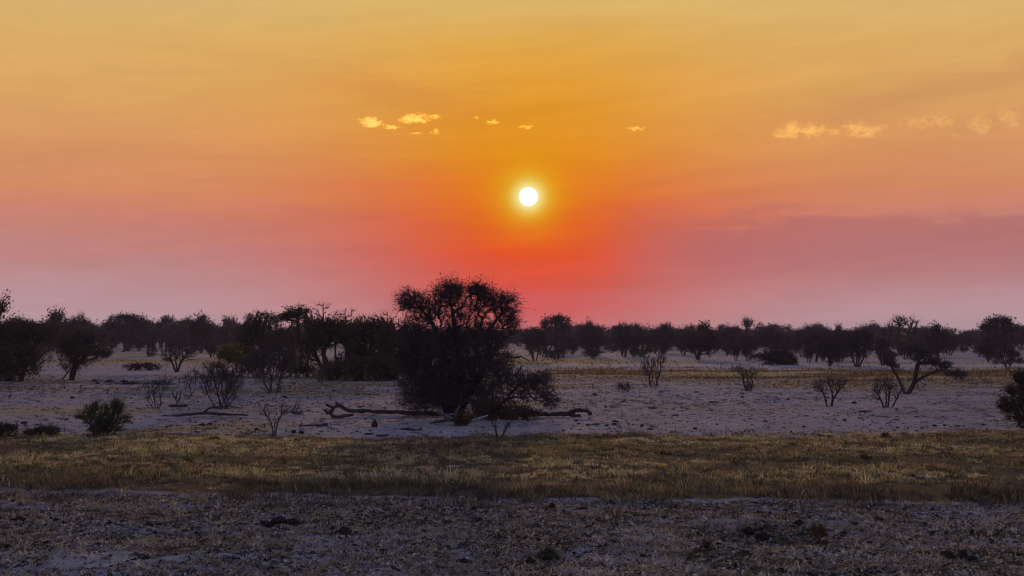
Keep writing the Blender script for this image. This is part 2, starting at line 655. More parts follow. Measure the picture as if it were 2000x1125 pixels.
def skeleton(r, roots, clumps, bf=0.35, seg=0.3, jit=0.12):
    pos, par, pl_ = [], [], []
    root_id = []
    for k, path in enumerate(roots):
        for i, p in enumerate(path):
            pos.append(np.asarray(p, float))
            if i == 0:
                par.append(-1)
                pl_.append(0.0)
            else:
                par.append(len(pos) - 2)
                pl_.append(pl_[-1] + np.linalg.norm(pos[-1] - pos[-2]))
            root_id.append(k)
    A = sample_clumps(r, clumps)
    A = A[A[:, 2] > 0.06]
    n = len(A)
    best = np.full(n, 1e9)
    bp = np.zeros(n, int)
    skip = {0} if len(roots[0]) > 2 else set()
    for i, p in enumerate(pos):
        if par[i] == -1 and len(roots[0]) > 2:
            continue
        d = np.linalg.norm(A - p, axis=1) + bf * pl_[i]
        mk = d < best
        best[mk] = d[mk]
        bp[mk] = i
    done = np.zeros(n, bool)
    for _ in range(n):
        c = np.where(done, 1e9, best)
        i = int(np.argmin(c))
        done[i] = True
        p = A[i]
        pa = bp[i]
        q = pos[pa]
        L = np.linalg.norm(p - q)
        m = max(1, int(L / seg))
        last = pa
        for s in range(1, m + 1):
            t = s / m
            x = q + (p - q) * t
            if s < m:
                x = x + r.standard_normal(3) * jit * L / m ** .5 * .6
                x[2] += 0.08 * L * math.sin(math.pi * t)
            pos.append(x)
            par.append(last)
            pl_.append(pl_[last] + np.linalg.norm(x - pos[last]))
            root_id.append(root_id[last])
            last = len(pos) - 1
            d = np.linalg.norm(A - x, axis=1) + bf * pl_[last]
            mk = d < best
            best[mk] = d[mk]
            bp[mk] = last
    return np.array(pos), np.array(par), np.array(root_id)


def plant_meshes(seed, roots, clumps, rbase, tip=0.006, bf=.35, seg=.3, jit=.12, twigs=(4, .12, .35), twig_r=.005,
                 droop=0.0, up=.3, leaves=0, leaf=.05, sides=3, thick=.34, trunk_mat=None, twig_mat=None, leaf_mat=None,
                 expo=1.8, two=True):
    r = np.random.default_rng(seed)
    P, par, rid = skeleton(r, roots, clumps, bf, seg, jit)
    n = len(P)
    acc = np.zeros(n)
    kids = np.zeros(n, int)
    for i in range(n):
        if par[i] >= 0:
            kids[par[i]] += 1
    w_ = np.where(kids == 0, 1.0, 0.0)
    for i in range(n - 1, -1, -1):
        if par[i] >= 0:
            w_[par[i]] += w_[i]
    R = np.zeros(n)
    wmax = max(w_[i] for i in range(n) if par[i] < 0)
    R = tip + (rbase - tip) * (w_ / wmax) ** (1 / expo)
    ch = np.where(par >= 0)[0]
    pa = par[ch]
    thr = tip + (rbase - tip) * thick
    big = R[ch] >= thr
    parts = {}
    trunk_parts = []
    nr = len(roots)
    for k in range(nr):
        s = ch[big & (rid[ch] == k)]
        if len(s) == 0:
            continue
        b = Buf()
        # extend each piece slightly so joints close
        p0, p1 = P[par[s]], P[s]
        dd = norm(p1 - p0)
        r0 = np.where(par[par[s]] < 0, R[par[s]] * 1.35, np.minimum(R[par[s]], R[s] * 1.35))
        v, q = prisms(p0 - dd * R[s][:, None] * .25, p1 + dd * R[s][:, None] * .25, r0, R[s], 7)
        b.add(v, q)
        trunk_parts.append(b.mesh('trunk' if nr == 1 else 'stem', trunk_mat, True))
    b = Buf()
    s = ch[~big]
    if len(s):
        r0 = np.minimum(R[par[s]], R[s] * 1.6)
        v, q = prisms(P[par[s]], P[s], r0, R[s], 4 if sides > 3 else 3)
        b.add(v, q)
    cen = np.average(P[ch], axis=0)
    fine = ch[(R[ch] < tip + (rbase - tip) * .25) | (w_[ch] <= 3)]
    k, l0, l1 = twigs
    tips = P[fine]
    tp_all = []
    if k > 0 and len(fine):
        idx = np.repeat(np.arange(len(fine)), k)
        s0 = tips[idx] + (P[par[fine]][idx] - tips[idx]) * r.random((len(idx), 1))
        bd = norm(tips - P[par[fine]])[idx]
        outw = norm(s0 - cen)
        d = norm(.45 * bd + .45 * outw + .75 * norm(r.standard_normal(bd.shape)) + np.array([0, 0, up]))
        L = (l0 + (l1 - l0) * r.random(len(idx)) ** 1.6)[:, None]
        mid = s0 + d * L * .55
        d2 = norm(d + .55 * r.standard_normal(d.shape) + np.array([0, 0, -droop]))
        end = mid + d2 * L * .5
        mid[:, 2] = np.maximum(mid[:, 2], .01)
        end[:, 2] = np.maximum(end[:, 2], .01)
        if two:
            v, q = prisms(s0, mid, np.full(len(idx), twig_r), np.full(len(idx), twig_r * .8), 3)
            b.add(v, q)
            v, q = prisms(mid, end, np.full(len(idx), twig_r * .8), np.full(len(idx), twig_r * .35), 3)
            b.add(v, q)
        else:
            v, q = prisms(s0, end, np.full(len(idx), twig_r), np.full(len(idx), twig_r * .4), 3)
            b.add(v, q)
        tp_all = np.concatenate([mid, end, s0])
    parts['crown'] = b.mesh('crown', twig_mat) if b.n else None
    parts['foliage'] = None
    if leaves > 0:
        src = tp_all if len(tp_all) else tips
        c = src[r.integers(0, len(src), leaves)] + r.standard_normal((leaves, 3)) * leaf * .9
        c[:, 2] = np.maximum(c[:, 2], .02)
        a = norm(r.standard_normal((leaves, 3)))
        bb = norm(np.cross(a, r.standard_normal((leaves, 3))))
        sz = (leaf * (.5 + r.random(leaves)))[:, None]
        v = np.stack([c - a * sz, c + bb * sz * .45, c + a * sz, c - bb * sz * .45], 1).reshape(-1, 3)
        q = np.arange(leaves * 4).reshape(-1, 4)
        parts['foliage'] = mk_mesh('foliage', v, q, None, leaf_mat)
    return trunk_parts, parts['crown'], parts['foliage']


def assemble(name, loc, label, cat, group, meshes, foliage_label=None, nr=None):
    tr, cr, fo = meshes
    o = thing(name, loc, label, cat, group)
    for t in tr:
        link(t.name.split('.')[0], t, o)
    if cr is not None:
        link('crown', cr, o)
    if fo is not None:
        link('foliage', fo, o)
    return o


_seed = [100]


def plant(name, label, cat, base, clumps, stems=None, nroots=1, spread=.12, group=None, depth=.85, rbase=.08,
          trunk_mat=None, twig_mat=None, leaf_mat=None, height0=None, **kw):
    """clumps (cx, cy, rx, ry, n) are measured from the photograph and become metres at the plant's own distance"""
    _seed[0] += 1
    r = np.random.default_rng(_seed[0] * 13)
    B = ground_at(*base)
    Y = B[1]
    m = Y / F
    cl = []
    for c in clumps:
        cx, cy, rx, ry, n = c[:5]
        off = c[5] if len(c) > 5 else 0.0
        p = depth_at(cx, cy, Y) - B
        rd = min(rx, ry * 1.6) * m * depth
        cl.append((p[0], off, p[2], rx * m, rd, ry * m, n))
    if stems is None:
        roots = []
        h0 = height0 or .15
        for k in range(nroots):
            a = 2 * math.pi * (k + r.random() * .6) / nroots
            rr = 0 if nroots == 1 else spread * (.5 + .5 * r.random())
            p = np.array([math.cos(a) * rr, math.sin(a) * rr * .7, -.05])
            e = p + np.array([math.cos(a) * rr * 1.6, math.sin(a) * rr * 1.2, h0 + .05])
            roots.append([p, (p + e) / 2 + r.standard_normal(3) * .02, e])
    else:
        roots = []
        for path in stems:
            pts = []
            for s in path:
                p = depth_at(s[0], s[1], Y) - B
                p[1] = s[2] if len(s) > 2 else 0
                pts.append(p)
            pts = np.array(pts)
            if pts[0, 2] < .35:
                pts[0, 2] = min(pts[0, 2], -.03)
            roots.append(list(smooth_path(pts, max(4, len(pts) * 3))))
    me = plant_meshes(_seed[0], roots, cl, rbase, trunk_mat=trunk_mat or M_BARK, twig_mat=twig_mat or M_TWIG, leaf_mat=leaf_mat, **kw)
    return assemble(name, B, label, cat, group, me)


HAZE = .0002
M_DRIFT = wood('weathered_wood', (.08, .072, .075), (.20, .18, .185), 6.0)
# ------------------------------------------------------------------ the big acacia and what lies round it
plant('acacia_tree', 'tall dark acacia with feathery crown, the tallest tree, standing straight below the sun', 'tree', (880, 812),
      [(805, 592, 30, 24, 130), (838, 608, 34, 30, 130), (876, 580, 34, 26, 180), (884, 566, 24, 12, 45), (930, 574, 22, 16, 100),
       (945, 590, 36, 30, 150), (985, 604, 28, 32, 150), (900, 620, 50, 32, 160), (1000, 635, 14, 18, 40),
       (815, 645, 38, 26, 160), (850, 690, 62, 48, 620), (832, 750, 54, 42, 420), (800, 700, 30, 40, 160), (955, 650, 48, 26, 150), (900, 735, 50, 50, 220),
       (960, 705, 48, 36, 200), (822, 780, 48, 22, 90, -.4), (935, 760, 40, 30, 110), (900, 660, 60, 30, 160), (893, 722, 42, 52, 240, -.6), (930, 690, 40, 40, 170, -.5), (870, 770, 40, 26, 150, -.5)],
      stems=[[(884, 815), (886, 780), (880, 735), (868, 690), (852, 645), (825, 605)],
             [(888, 815), (892, 775), (890, 700), (888, 640), (880, 585)],
             [(894, 815), (912, 775), (938, 730), (955, 690), (950, 655), (972, 622), (990, 598)],
             [(878, 815), (866, 780), (850, 750), (838, 720)]],
      rbase=.17, tip=.006, bf=.22, seg=.25, jit=.25, twigs=(5, .15, .75), twig_r=.0052, droop=.7, up=.2, leaves=33000, leaf=.034, leaf_mat=M_LEAF, depth=.8)

plant('fallen_branch', 'dead arching branch with tangled twigs collapsed beside the tall acacia', 'branch', (950, 815),
      [(1000, 738, 52, 24, 200), (1040, 758, 46, 26, 170), (1072, 780, 20, 16, 60), (985, 775, 45, 24, 140), (940, 790, 40, 18, 90), (1052, 740, 28, 18, 80), (965, 722, 34, 18, 90)],
      stems=[[(925, 815), (938, 780), (968, 750), (1010, 750), (1045, 758), (1070, 785), (1078, 800)], [(950, 815), (975, 790), (1005, 775), (1030, 782)],
             [(930, 812), (945, 770), (948, 740)]],
      rbase=.07, tip=.006, bf=.15, seg=.25, jit=.2, twigs=(6, .12, .45), twig_r=.0055, droop=.6, up=0.0, trunk_mat=M_DEAD, leaves=2500, leaf=.03, leaf_mat=M_LEAF)

plant('brush_heap', 'dark heap of dead brushwood lying under the fallen arching branch', 'brush', (985, 818),
      [(985, 804, 58, 14, 150), (955, 795, 30, 16, 70), (1025, 806, 30, 10, 50)], nroots=3, spread=.5,
      rbase=.04, tip=.007, bf=.05, seg=.2, jit=.2, twigs=(6, .1, .4), twig_r=.008, droop=.3, up=-.1, leaves=1800, leaf=.05, leaf_mat=M_RUST)

plant('leafy_tuft', 'small rusty brown tuft beside the bleached driftwood', 'tuft', (902, 832),
      [(902, 818, 20, 13, 70)], nroots=5, spread=.1, rbase=.012, tip=.005, bf=.5, seg=.12, twigs=(5, .06, .2), twig_r=.004, up=.5, leaves=1600, leaf=.028, leaf_mat=M_RUST)

# thicket behind it
THK = dict(tip=.011, bf=.35, seg=.5, jit=.25, twig_r=.011, leaf_mat=M_LEAF, depth=.75)
plant('acacia_tree', 'broad dark acacia with arching stems and daylight showing beneath, at the start of the thicket', 'tree', (655, 738),
      [(640, 655, 48, 24, 170), (672, 650, 40, 22, 130), (610, 680, 26, 30, 90), (690, 690, 22, 26, 60), (640, 636, 40, 12, 60)],
      stems=[[(648, 740), (640, 712), (632, 690), (640, 668)], [(660, 740), (668, 715), (690, 690), (690, 660), (672, 646)], [(640, 740), (622, 705), (612, 680)]],
      rbase=.16, twigs=(4, .25, .7), leaves=7000, leaf=.085, **THK)
plant('acacia_tree', 'dense dark acacia in the middle of the thicket with a stout black trunk', 'tree', (705, 740),
      [(715, 652, 48, 24, 170), (730, 680, 44, 34, 150), (700, 700, 34, 30, 110), (740, 638, 30, 12, 50)],
      stems=[[(705, 742), (708, 715), (722, 690), (745, 668), (752, 655)], [(702, 742), (694, 712), (698, 680), (706, 655)]],
      rbase=.18, twigs=(4, .25, .7), leaves=8000, leaf=.085, **THK)
plant('acacia_tree', 'dark bushy acacia of the thicket just behind the tall acacia', 'tree', (765, 742),
      [(770, 660, 44, 28, 150), (775, 700, 46, 34, 170), (760, 725, 40, 16, 70), (800, 690, 26, 36, 80)],
      stems=[[(765, 744), (758, 715), (748, 690), (756, 664)], [(772, 744), (782, 710), (792, 680)]],
      rbase=.15, twigs=(4, .25, .7), leaves=8500, leaf=.085, **THK)
plant('thorn_shrub', 'low dark thorn shrub filling the foot of the thicket', 'shrub', (735, 744),
      [(735, 718, 60, 22, 200), (690, 722, 34, 18, 110), (650, 726, 22, 10, 50)], nroots=5, spread=.6, rbase=.05, twigs=(4, .2, .5), leaves=6500, leaf=.075, **THK)
plant('acacia_tree', 'round topped acacia rising above its neighbours just before the dead poles', 'tree', (585, 728),
      [(583, 612, 28, 12, 90), (560, 622, 24, 10, 60), (600, 640, 36, 22, 110), (580, 675, 40, 28, 120)],
      stems=[[(586, 730), (588, 690), (584, 655), (580, 620)], [(600, 728), (602, 700), (606, 660)]],
      rbase=.14, twigs=(4, .2, .55), leaves=6000, leaf=.08, **THK)
plant('acacia_tree', 'dense dark acacia with twiggy dome above the yellow green bush', 'tree', (512, 732),
      [(510, 630, 36, 20, 140), (520, 660, 48, 30, 190), (545, 690, 40, 30, 120), (480, 655, 26, 20, 60)],
      stems=[[(512, 735), (514, 700), (510, 660), (500, 632)], [(520, 735), (532, 700), (545, 670)]],
      rbase=.13, twigs=(5, .2, .6), leaves=6000, leaf=.08, **THK)
plant('leafy_bush', 'rounded yellow green leafy bush glowing in front of the dark acacias', 'bush', (470, 728),
      [(465, 688, 40, 22, 170), (445, 695, 24, 16, 70), (490, 700, 26, 18, 70)], nroots=4, spread=.25, rbase=.05, tip=.008, bf=.4, seg=.35,
      twigs=(4, .12, .35), twig_r=.007, leaves=11000, leaf=.06, leaf_mat=M_YELLOWLEAF)
plant('thorn_shrub', 'straggling twiggy shrub filling the gap under the broad acacia with arching stems', 'shrub', (662, 743),
      [(662, 718, 36, 22, 130), (640, 728, 22, 12, 50)], nroots=5, spread=.6, rbase=.05, twigs=(5, .25, .7), leaves=1800, leaf=.06, **THK)
plant('thorn_shrub', 'dark tangled shrub at the foot of the round topped acacia', 'shrub', (572, 738),
      [(568, 716, 34, 20, 130), (598, 722, 22, 14, 60)], nroots=5, spread=.6, rbase=.05, twigs=(5, .25, .7), leaves=2600, leaf=.065, **THK)
plant('thorn_shrub', 'dark tangled shrub between the yellow green bush and the bare vase shaped shrub', 'shrub', (490, 736),
      [(490, 716, 34, 18, 120)], nroots=5, spread=.6, rbase=.05, twigs=(5, .25, .7), leaves=2200, leaf=.065, **THK)
# dead poles
for (x, top, wd, lab) in ((632, 594, 22, 'tallest dead pole tree with drooping bare twigs above the thicket'),
                          (655, 612, 12, 'short dead pole with broken twigs next to the tallest one'),
                          (675, 604, 26, 'dead pole tree with level bare arms in the middle of the thicket top'),
                          (757, 610, 18, 'thin dead pole tree just before the tall acacia')):
    s = []
    q = np.random.default_rng(x)
    for k in range(8):
        yy = top + 3 + k * 5.5 + q.normal(0, 1.5)
        s.append((x + q.choice([-1, 1]) * wd * q.uniform(.2, .75), yy, wd * q.uniform(.15, .45), q.uniform(2, 6), int(q.integers(2, 6))))
    plant('dead_tree', lab, 'dead tree', (x, 732), s, stems=[[(x + 2, 734), (x, 690), (x + 1, 650), (x - 1, top + 12), (x, top)]],
          group='dead pole trees over the thicket', rbase=.075, tip=.010, bf=.25, seg=.3, jit=.45, twigs=(4, .15, .7), twig_r=.009, droop=.9, up=0.0, thick=.5)
plant('bare_tree', 'bare fan of upright twigs showing over the thicket between two dead poles', 'tree', (712, 730),
      [(712, 628, 26, 14, 90), (695, 634, 16, 10, 30)], stems=[[(712, 734), (711, 690), (712, 650)]], rbase=.08, tip=.012, bf=.6, seg=.5, twigs=(2, .2, .5), twig_r=.011, up=.6)

# bare shrub in front of that thicket
plant('bare_shrub', 'bare vase shaped shrub with many grey stems on the pale pan before the thicket', 'shrub', (532, 766),
      [(530, 690, 46, 30, 190), (500, 705, 24, 24, 70), (562, 706, 26, 24, 80), (532, 735, 30, 18, 50)], nroots=7, spread=.22, rbase=.045, tip=.007, bf=.55,
      seg=.3, jit=.16, twigs=(4, .15, .5), twig_r=.007, up=.35, leaves=900, leaf=.04, leaf_mat=M_LEAF)
plant('bare_shrub', 'bluish little leafless shrub by the foot of the thicket', 'shrub', (627, 752),
      [(626, 730, 13, 15, 70)], nroots=3, spread=.08, rbase=.03, tip=.008, bf=.5, seg=.25, twigs=(4, .1, .3), twig_r=.008, trunk_mat=M_GREYTWIG, twig_mat=M_GREYTWIG)
plant('bare_shrub', 'dense bare shrub with spreading stems above the low twisted log', 'shrub', (432, 800),
      [(428, 732, 36, 20, 150), (452, 745, 28, 24, 90), (405, 750, 18, 20, 50), (440, 768, 26, 18, 60), (420, 716, 26, 8, 40)], nroots=8, spread=.2, rbase=.035, tip=.006, bf=.6,
      seg=.22, jit=.14, twigs=(5, .12, .4), twig_r=.006, up=.35)
plant('bare_shrub', 'thin spindly leafless shrub with three leaning stems beside the pale stone row', 'shrub', (306, 801),
      [(302, 760, 22, 20, 60), (320, 748, 16, 16, 40), (292, 775, 10, 10, 16)], nroots=4, spread=.12, rbase=.026, tip=.005, bf=.7, seg=.22, jit=.14, twigs=(3, .1, .32), twig_r=.005,
      trunk_mat=M_GREYTWIG, twig_mat=M_GREYTWIG)
plant('bare_shrub', 'slender leafless sapling leaning next to the dense bare shrub', 'shrub', (366, 780),
      [(374, 740, 16, 18, 55), (380, 726, 12, 10, 25)], nroots=2, spread=.06, rbase=.028, tip=.005, bf=.7, seg=.22, jit=.14, twigs=(3, .1, .3), twig_r=.0055, trunk_mat=M_GREYTWIG, twig_mat=M_GREYTWIG)
plant('bare_shrub', 'stubby broken leafless stem between the spindly shrub and the slender sapling', 'shrub', (347, 790),
      [(346, 770, 10, 10, 16)], nroots=2, spread=.05, rbase=.028, tip=.006, bf=.7, seg=.2, twigs=(2, .1, .25), twig_r=.0055, trunk_mat=M_GREYTWIG, twig_mat=M_GREYTWIG)
plant('bare_shrub', 'thin Y shaped leafless sapling standing at the edge of the grass', 'sapling', (537, 850),
      [(518, 805, 16, 14, 26), (552, 803, 16, 12, 24), (536, 822, 12, 12, 14)],
      stems=[[(534, 850), (530, 828), (518, 806), (505, 788)], [(538, 850), (541, 830), (552, 808), (568, 794)], [(536, 850), (536, 826)]],
      rbase=.024, tip=.004, bf=.5, seg=.18, twigs=(2, .08, .22), twig_r=.0042, trunk_mat=M_GREYTWIG, twig_mat=M_GREYTWIG, thick=.5)
plant('bare_shrub', 'small V shaped leafless sapling at the grass edge below the tall acacia', 'sapling', (975, 858),
      [(964, 828, 9, 12, 12), (995, 826, 13, 12, 22), (985, 835, 12, 9, 8)],
      stems=[[(971, 858), (967, 838), (959, 818)], [(974, 858), (969, 838), (968, 820)], [(977, 858), (988, 838), (998, 820)]],
      rbase=.024, tip=.004, bf=.4, seg=.16, twigs=(2, .08, .22), twig_r=.004, thick=.5)

# beyond the pan, one side
plant('acacia_tree', 'massive dark tree mass cut by the picture edge with bare twigs poking above it', 'tree', (30, 745),
      [(10, 650, 60, 26, 220), (70, 650, 46, 22, 150), (20, 695, 56, 34, 240), (5, 725, 50, 20, 140), (55, 705, 28, 30, 90), (-30, 680, 50, 50, 150), (5, 604, 14, 12, 16)],
      stems=[[(20, 748), (22, 715), (15, 680), (0, 640), (3, 600), (16, 578)], [(40, 748), (52, 705), (75, 660)], [(0, 748), (-15, 700), (-30, 660)]],
      rbase=.17, twigs=(4, .25, .7), leaves=14000, leaf=.08, **THK)
plant('bare_shrub', 'leaning open branched shrub reaching out from the dark tree mass', 'shrub', (62, 724),
      [(92, 680, 22, 14, 70), (85, 700, 26, 12, 50), (110, 672, 10, 8, 16)], stems=[[(58, 726), (70, 705), (92, 685), (108, 668)], [(60, 726), (78, 712), (100, 695)], [(56, 726), (62, 695), (72, 672)]],
      rbase=.08, tip=.011, bf=.4, seg=.45, twigs=(4, .2, .55), twig_r=.0115)
plant('acacia_tree', 'dark fan shaped thorn tree on two bent legs at the end of the stone row', 'tree', (136, 742),
      [(150, 668, 36, 26, 170), (165, 690, 40, 24, 150), (145, 705, 26, 24, 100), (195, 692, 22, 8, 40), (128, 680, 20, 26, 60), (178, 660, 30, 16, 60)],
      stems=[[(120, 744), (130, 730), (145, 712), (150, 685)], [(138, 744), (142, 722), (160, 700), (200, 688)], [(142, 744), (150, 716), (168, 690)]],
      rbase=.11, tip=.010, bf=.4, seg=.4, jit=.2, twigs=(5, .2, .6), twig_r=.010, leaves=2800, leaf=.06, leaf_mat=M_LEAF, up=.35)
plant('bare_tree', 'small bare tree with open twiggy crown and short thick trunk', 'tree', (346, 727),
      [(345, 685, 34, 18, 130), (330, 695, 22, 14, 50), (365, 690, 20, 16, 60)],
      stems=[[(345, 729), (345, 716), (342, 700)], [(347, 729), (352, 710), (362, 695)], [(344, 729), (336, 708), (326, 695)]],
      rbase=.09, tip=.011, bf=.45, seg=.4, jit=.2, twigs=(4, .15, .5), twig_r=.0115, up=.4)
plant('brush_heap', 'low heap of dead brush with one curved limb beyond the stone row', 'brush', (276, 722),
      [(268, 715, 26, 5, 90), (295, 716, 16, 5, 40)], stems=[[(262, 722), (280, 711), (296, 710), (306, 720)], [(250, 722), (265, 714), (285, 716)]],
      rbase=.08, tip=.011, bf=.05, seg=.3, twigs=(6, .15, .6), twig_r=.012, up=-.2, leaves=700, leaf=.07, leaf_mat=M_FAR)
plant('stump', 'leaning dead stump far off on the straw beyond the brush heap', 'stump', (243, 688),
      [(248, 674, 5, 4, 8)], stems=[[(240, 688), (245, 679), (249, 671)]], rbase=.22, tip=.03, bf=.2, seg=.6, twigs=(1, .2, .5), twig_r=.02, trunk_mat=M_DEAD, thick=.2)

# near shrubs at the edge of the grass
plant('leafy_bush', 'dense green leafy bush standing where the pan meets the grass', 'bush', (202, 850),
      [(198, 822, 34, 20, 190), (228, 797, 16, 14, 80), (180, 804, 14, 12, 45), (205, 836, 32, 14, 110), (160, 814, 14, 6, 25), (240, 820, 12, 12, 30), (205, 800, 8, 12, 20), (188, 794, 5, 8, 10)], nroots=7, spread=.16, rbase=.022,
      tip=.004, bf=.5, seg=.14, twigs=(4, .06, .34), twig_r=.0035, up=.5, leaves=11000, leaf=.022, leaf_mat=M_GREEN)
plant('leafy_bush', 'dusty grey green dwarf bush cut by the picture edge', 'bush', (12, 852),
      [(10, 838, 24, 13, 110)], nroots=5, spread=.14, rbase=.018, tip=.004, bf=.4, seg=.12, twigs=(5, .05, .18), twig_r=.0035, leaves=4500, leaf=.020, leaf_mat=M_LEAF)
plant('thorn_shrub', 'low dark sprawling shrublet between the dwarf bush and the green bush', 'shrub', (85, 850),
      [(92, 840, 24, 9, 100), (66, 843, 18, 7, 50)], nroots=5, spread=.3, rbase=.02, tip=.005, bf=.2, seg=.14, twigs=(6, .05, .22), twig_r=.005, up=0, leaves=2500, leaf=.020, leaf_mat=M_LEAF)
plant('leafy_bush', 'dark leafy bush cut by the picture edge beyond the forked thorn tree', 'bush', (2008, 838),
      [(2002, 782, 30, 26, 190), (2010, 745, 30, 22, 140), (1972, 796, 20, 10, 80), (1990, 814, 26, 8, 50), (2045, 780, 40, 50, 200), (1974, 764, 14, 7, 30), (1988, 738, 10, 10, 30), (1962, 780, 8, 5, 14)], nroots=6, spread=.25, rbase=.04,
      tip=.005, bf=.4, seg=.16, twigs=(4, .06, .36), twig_r=.004, leaves=13000, leaf=.032, leaf_mat=M_LEAF)

# the open pan on the other side
plant('bare_shrub', 'upright bare shrub with many thin stems alone at the far edge of the pan', 'shrub', (1275, 756),
      [(1265, 712, 18, 18, 70), (1288, 706, 14, 14, 50), (1296, 698, 8, 6, 14), (1275, 732, 18, 16, 40)], nroots=7, spread=.22, rbase=.04, tip=.008, bf=.7, seg=.3, jit=.16,
      twigs=(3, .12, .4), twig_r=.008, up=.5)
plant('bare_shrub', 'small gnarled leaning shrub with a clump of dead stems at its foot', 'shrub', (1460, 764),
      [(1456, 732, 14, 10, 50), (1440, 722, 12, 6, 22), (1464, 752, 10, 10, 40), (1472, 728, 8, 8, 15)],
      stems=[[(1458, 765), (1453, 748), (1451, 735), (1449, 722)], [(1462, 765), (1463, 752)], [(1466, 765), (1468, 754)], [(1459, 765), (1459, 750)]],
      rbase=.05, tip=.009, bf=.3, seg=.25, twigs=(4, .1, .35), twig_r=.0085)
plant('thorn_shrub', 'knee high twiggy shrublet on the bare pan before the upright shrub', 'shrub', (1218, 764),
      [(1219, 755, 13, 7, 60)], nroots=5, spread=.2, rbase=.022, tip=.007, bf=.3, seg=.2, twigs=(5, .1, .35), twig_r=.007)
plant('bare_shrub', 'bare fan shaped sapling with two main forks standing on the open pan', 'sapling', (1619, 790),
      [(1600, 752, 18, 14, 45), (1632, 752, 18, 14, 50), (1618, 745, 22, 8, 30), (1645, 745, 10, 8, 12)],
      stems=[[(1615, 791), (1610, 772), (1600, 758), (1590, 742)], [(1625, 791), (1628, 778), (1640, 762), (1652, 745)], [(1622, 791), (1626, 775), (1622, 757)]],
      rbase=.04, tip=.006, bf=.6, seg=.24, jit=.14, twigs=(3, .1, .36), twig_r=.006, up=.4)
plant('bare_shrub', 'bare many stemmed sapling on the pan in front of the forked thorn tree', 'sapling', (1732, 793),
      [(1725, 750, 22, 16, 80), (1740, 762, 18, 14, 40), (1756, 766, 12, 10, 16), (1712, 768, 12, 12, 25)],
      stems=[[(1727, 793), (1718, 776), (1708, 760)], [(1730, 793), (1731, 770), (1728, 750)], [(1734, 793), (1737, 768)], [(1742, 793), (1754, 774), (1764, 760)]],
      rbase=.04, tip=.006, bf=.6, seg=.24, jit=.14, twigs=(3, .1, .36), twig_r=.006, up=.4)
plant('acacia_tree', 'gnarled thorn tree forked low with wind swept dark clumps on black limbs', 'tree', (1770, 768),
      [(1738, 707, 14, 9, 80), (1796, 694, 22, 14, 130), (1818, 706, 26, 11, 120), (1842, 714, 18, 8, 70), (1785, 682, 16, 9, 40), (1862, 728, 22, 5, 40), (1752, 715, 8, 6, 20)],
      stems=[[(1768, 769), (1760, 752), (1752, 735), (1743, 720), (1738, 708)], [(1770, 769), (1784, 752), (1800, 738), (1826, 726), (1850, 722)],
             [(1773, 768), (1784, 750), (1790, 722), (1796, 700)]],
      rbase=.12, tip=.009, bf=.25, seg=.3, jit=.25, twigs=(5, .12, .45), twig_r=.009, up=.3, thick=.2, expo=1.3)
plant('fallen_branch', 'dark drooping bough lying behind the forked thorn tree', 'branch', (1876, 742),
      [(1876, 732, 14, 8, 70), (1862, 730, 20, 5, 40)], nroots=3, spread=.3, rbase=.05, tip=.010, bf=.1, seg=.25, twigs=(6, .1, .4), twig_r=.0105)
plant('brush_heap', 'rounded blackish bush squatting alone before the distant tree line', 'bush', (1522, 712),
      [(1520, 698, 30, 12, 150), (1500, 698, 14, 8, 30), (1540, 704, 18, 7, 50)], nroots=6, spread=.8, rbase=.06, tip=.014, bf=.3, seg=.5, twigs=(5, .2, .6), twig_r=.016, leaves=5000, leaf=.11, leaf_mat=M_FAR)

# ------------------------------------------------------------------ distant tree line: a few kinds, copied
PK = dict(trunk_mat=M_BARK, twig_mat=M_TWIG, leaf_mat=M_FAR)
protos = {}


def uneven(r, cl):
    return [(c[0] + r.normal(0, .3), c[1], c[2] + r.normal(0, .14), c[3] * r.uniform(.75, 1.2), c[4], c[5] * r.uniform(.75, 1.15), c[6]) for c in cl]



def kinds(key, n, fn):
    protos[key] = [fn(np.random.default_rng(900 + 31 * i + hash_key(key)), 900 + 31 * i + hash_key(key)) for i in range(n)]


def hash_key(k):
    return sum(ord(c) * (i + 3) for i, c in enumerate(k)) % 997


def vase(r, sd_):
    roots = []
    for k in range(5):
        a = 2 * math.pi * (k + r.random()) / 5
        p = np.array([math.cos(a) * .25, math.sin(a) * .25, -.1])
        e = np.array([math.cos(a) * (.6 + .5 * r.random()), math.sin(a) * .7, 1.1 + .4 * r.random()])
        roots.append(list(smooth_path([p, p * .6 + e * .4 + [0, 0, .1], e], 5)))
    cl = [(r.normal(0, .3), 0, 2.8, 2.2, 1.9, .85, 100), (-1.0 + r.normal(0, .3), 0, 2.2, 1.2, 1.3, 1.0, 50), (1.1 + r.normal(0, .3), 0, 2.1, 1.2, 1.3, 1.0, 50),
          (r.normal(0, .8), 0, 3.45, .7, .7, .35, 16), (0, 0, 1.5, 1.2, 1.0, .8, 40)]
    return plant_meshes(sd_, roots, uneven(r, cl), .10, tip=.018, bf=.45, seg=.7, jit=.22, twigs=(6, .4, 1.3), twig_r=.017, up=.35, leaves=1100, leaf=.13, two=False, **PK), 4.6, 3.8


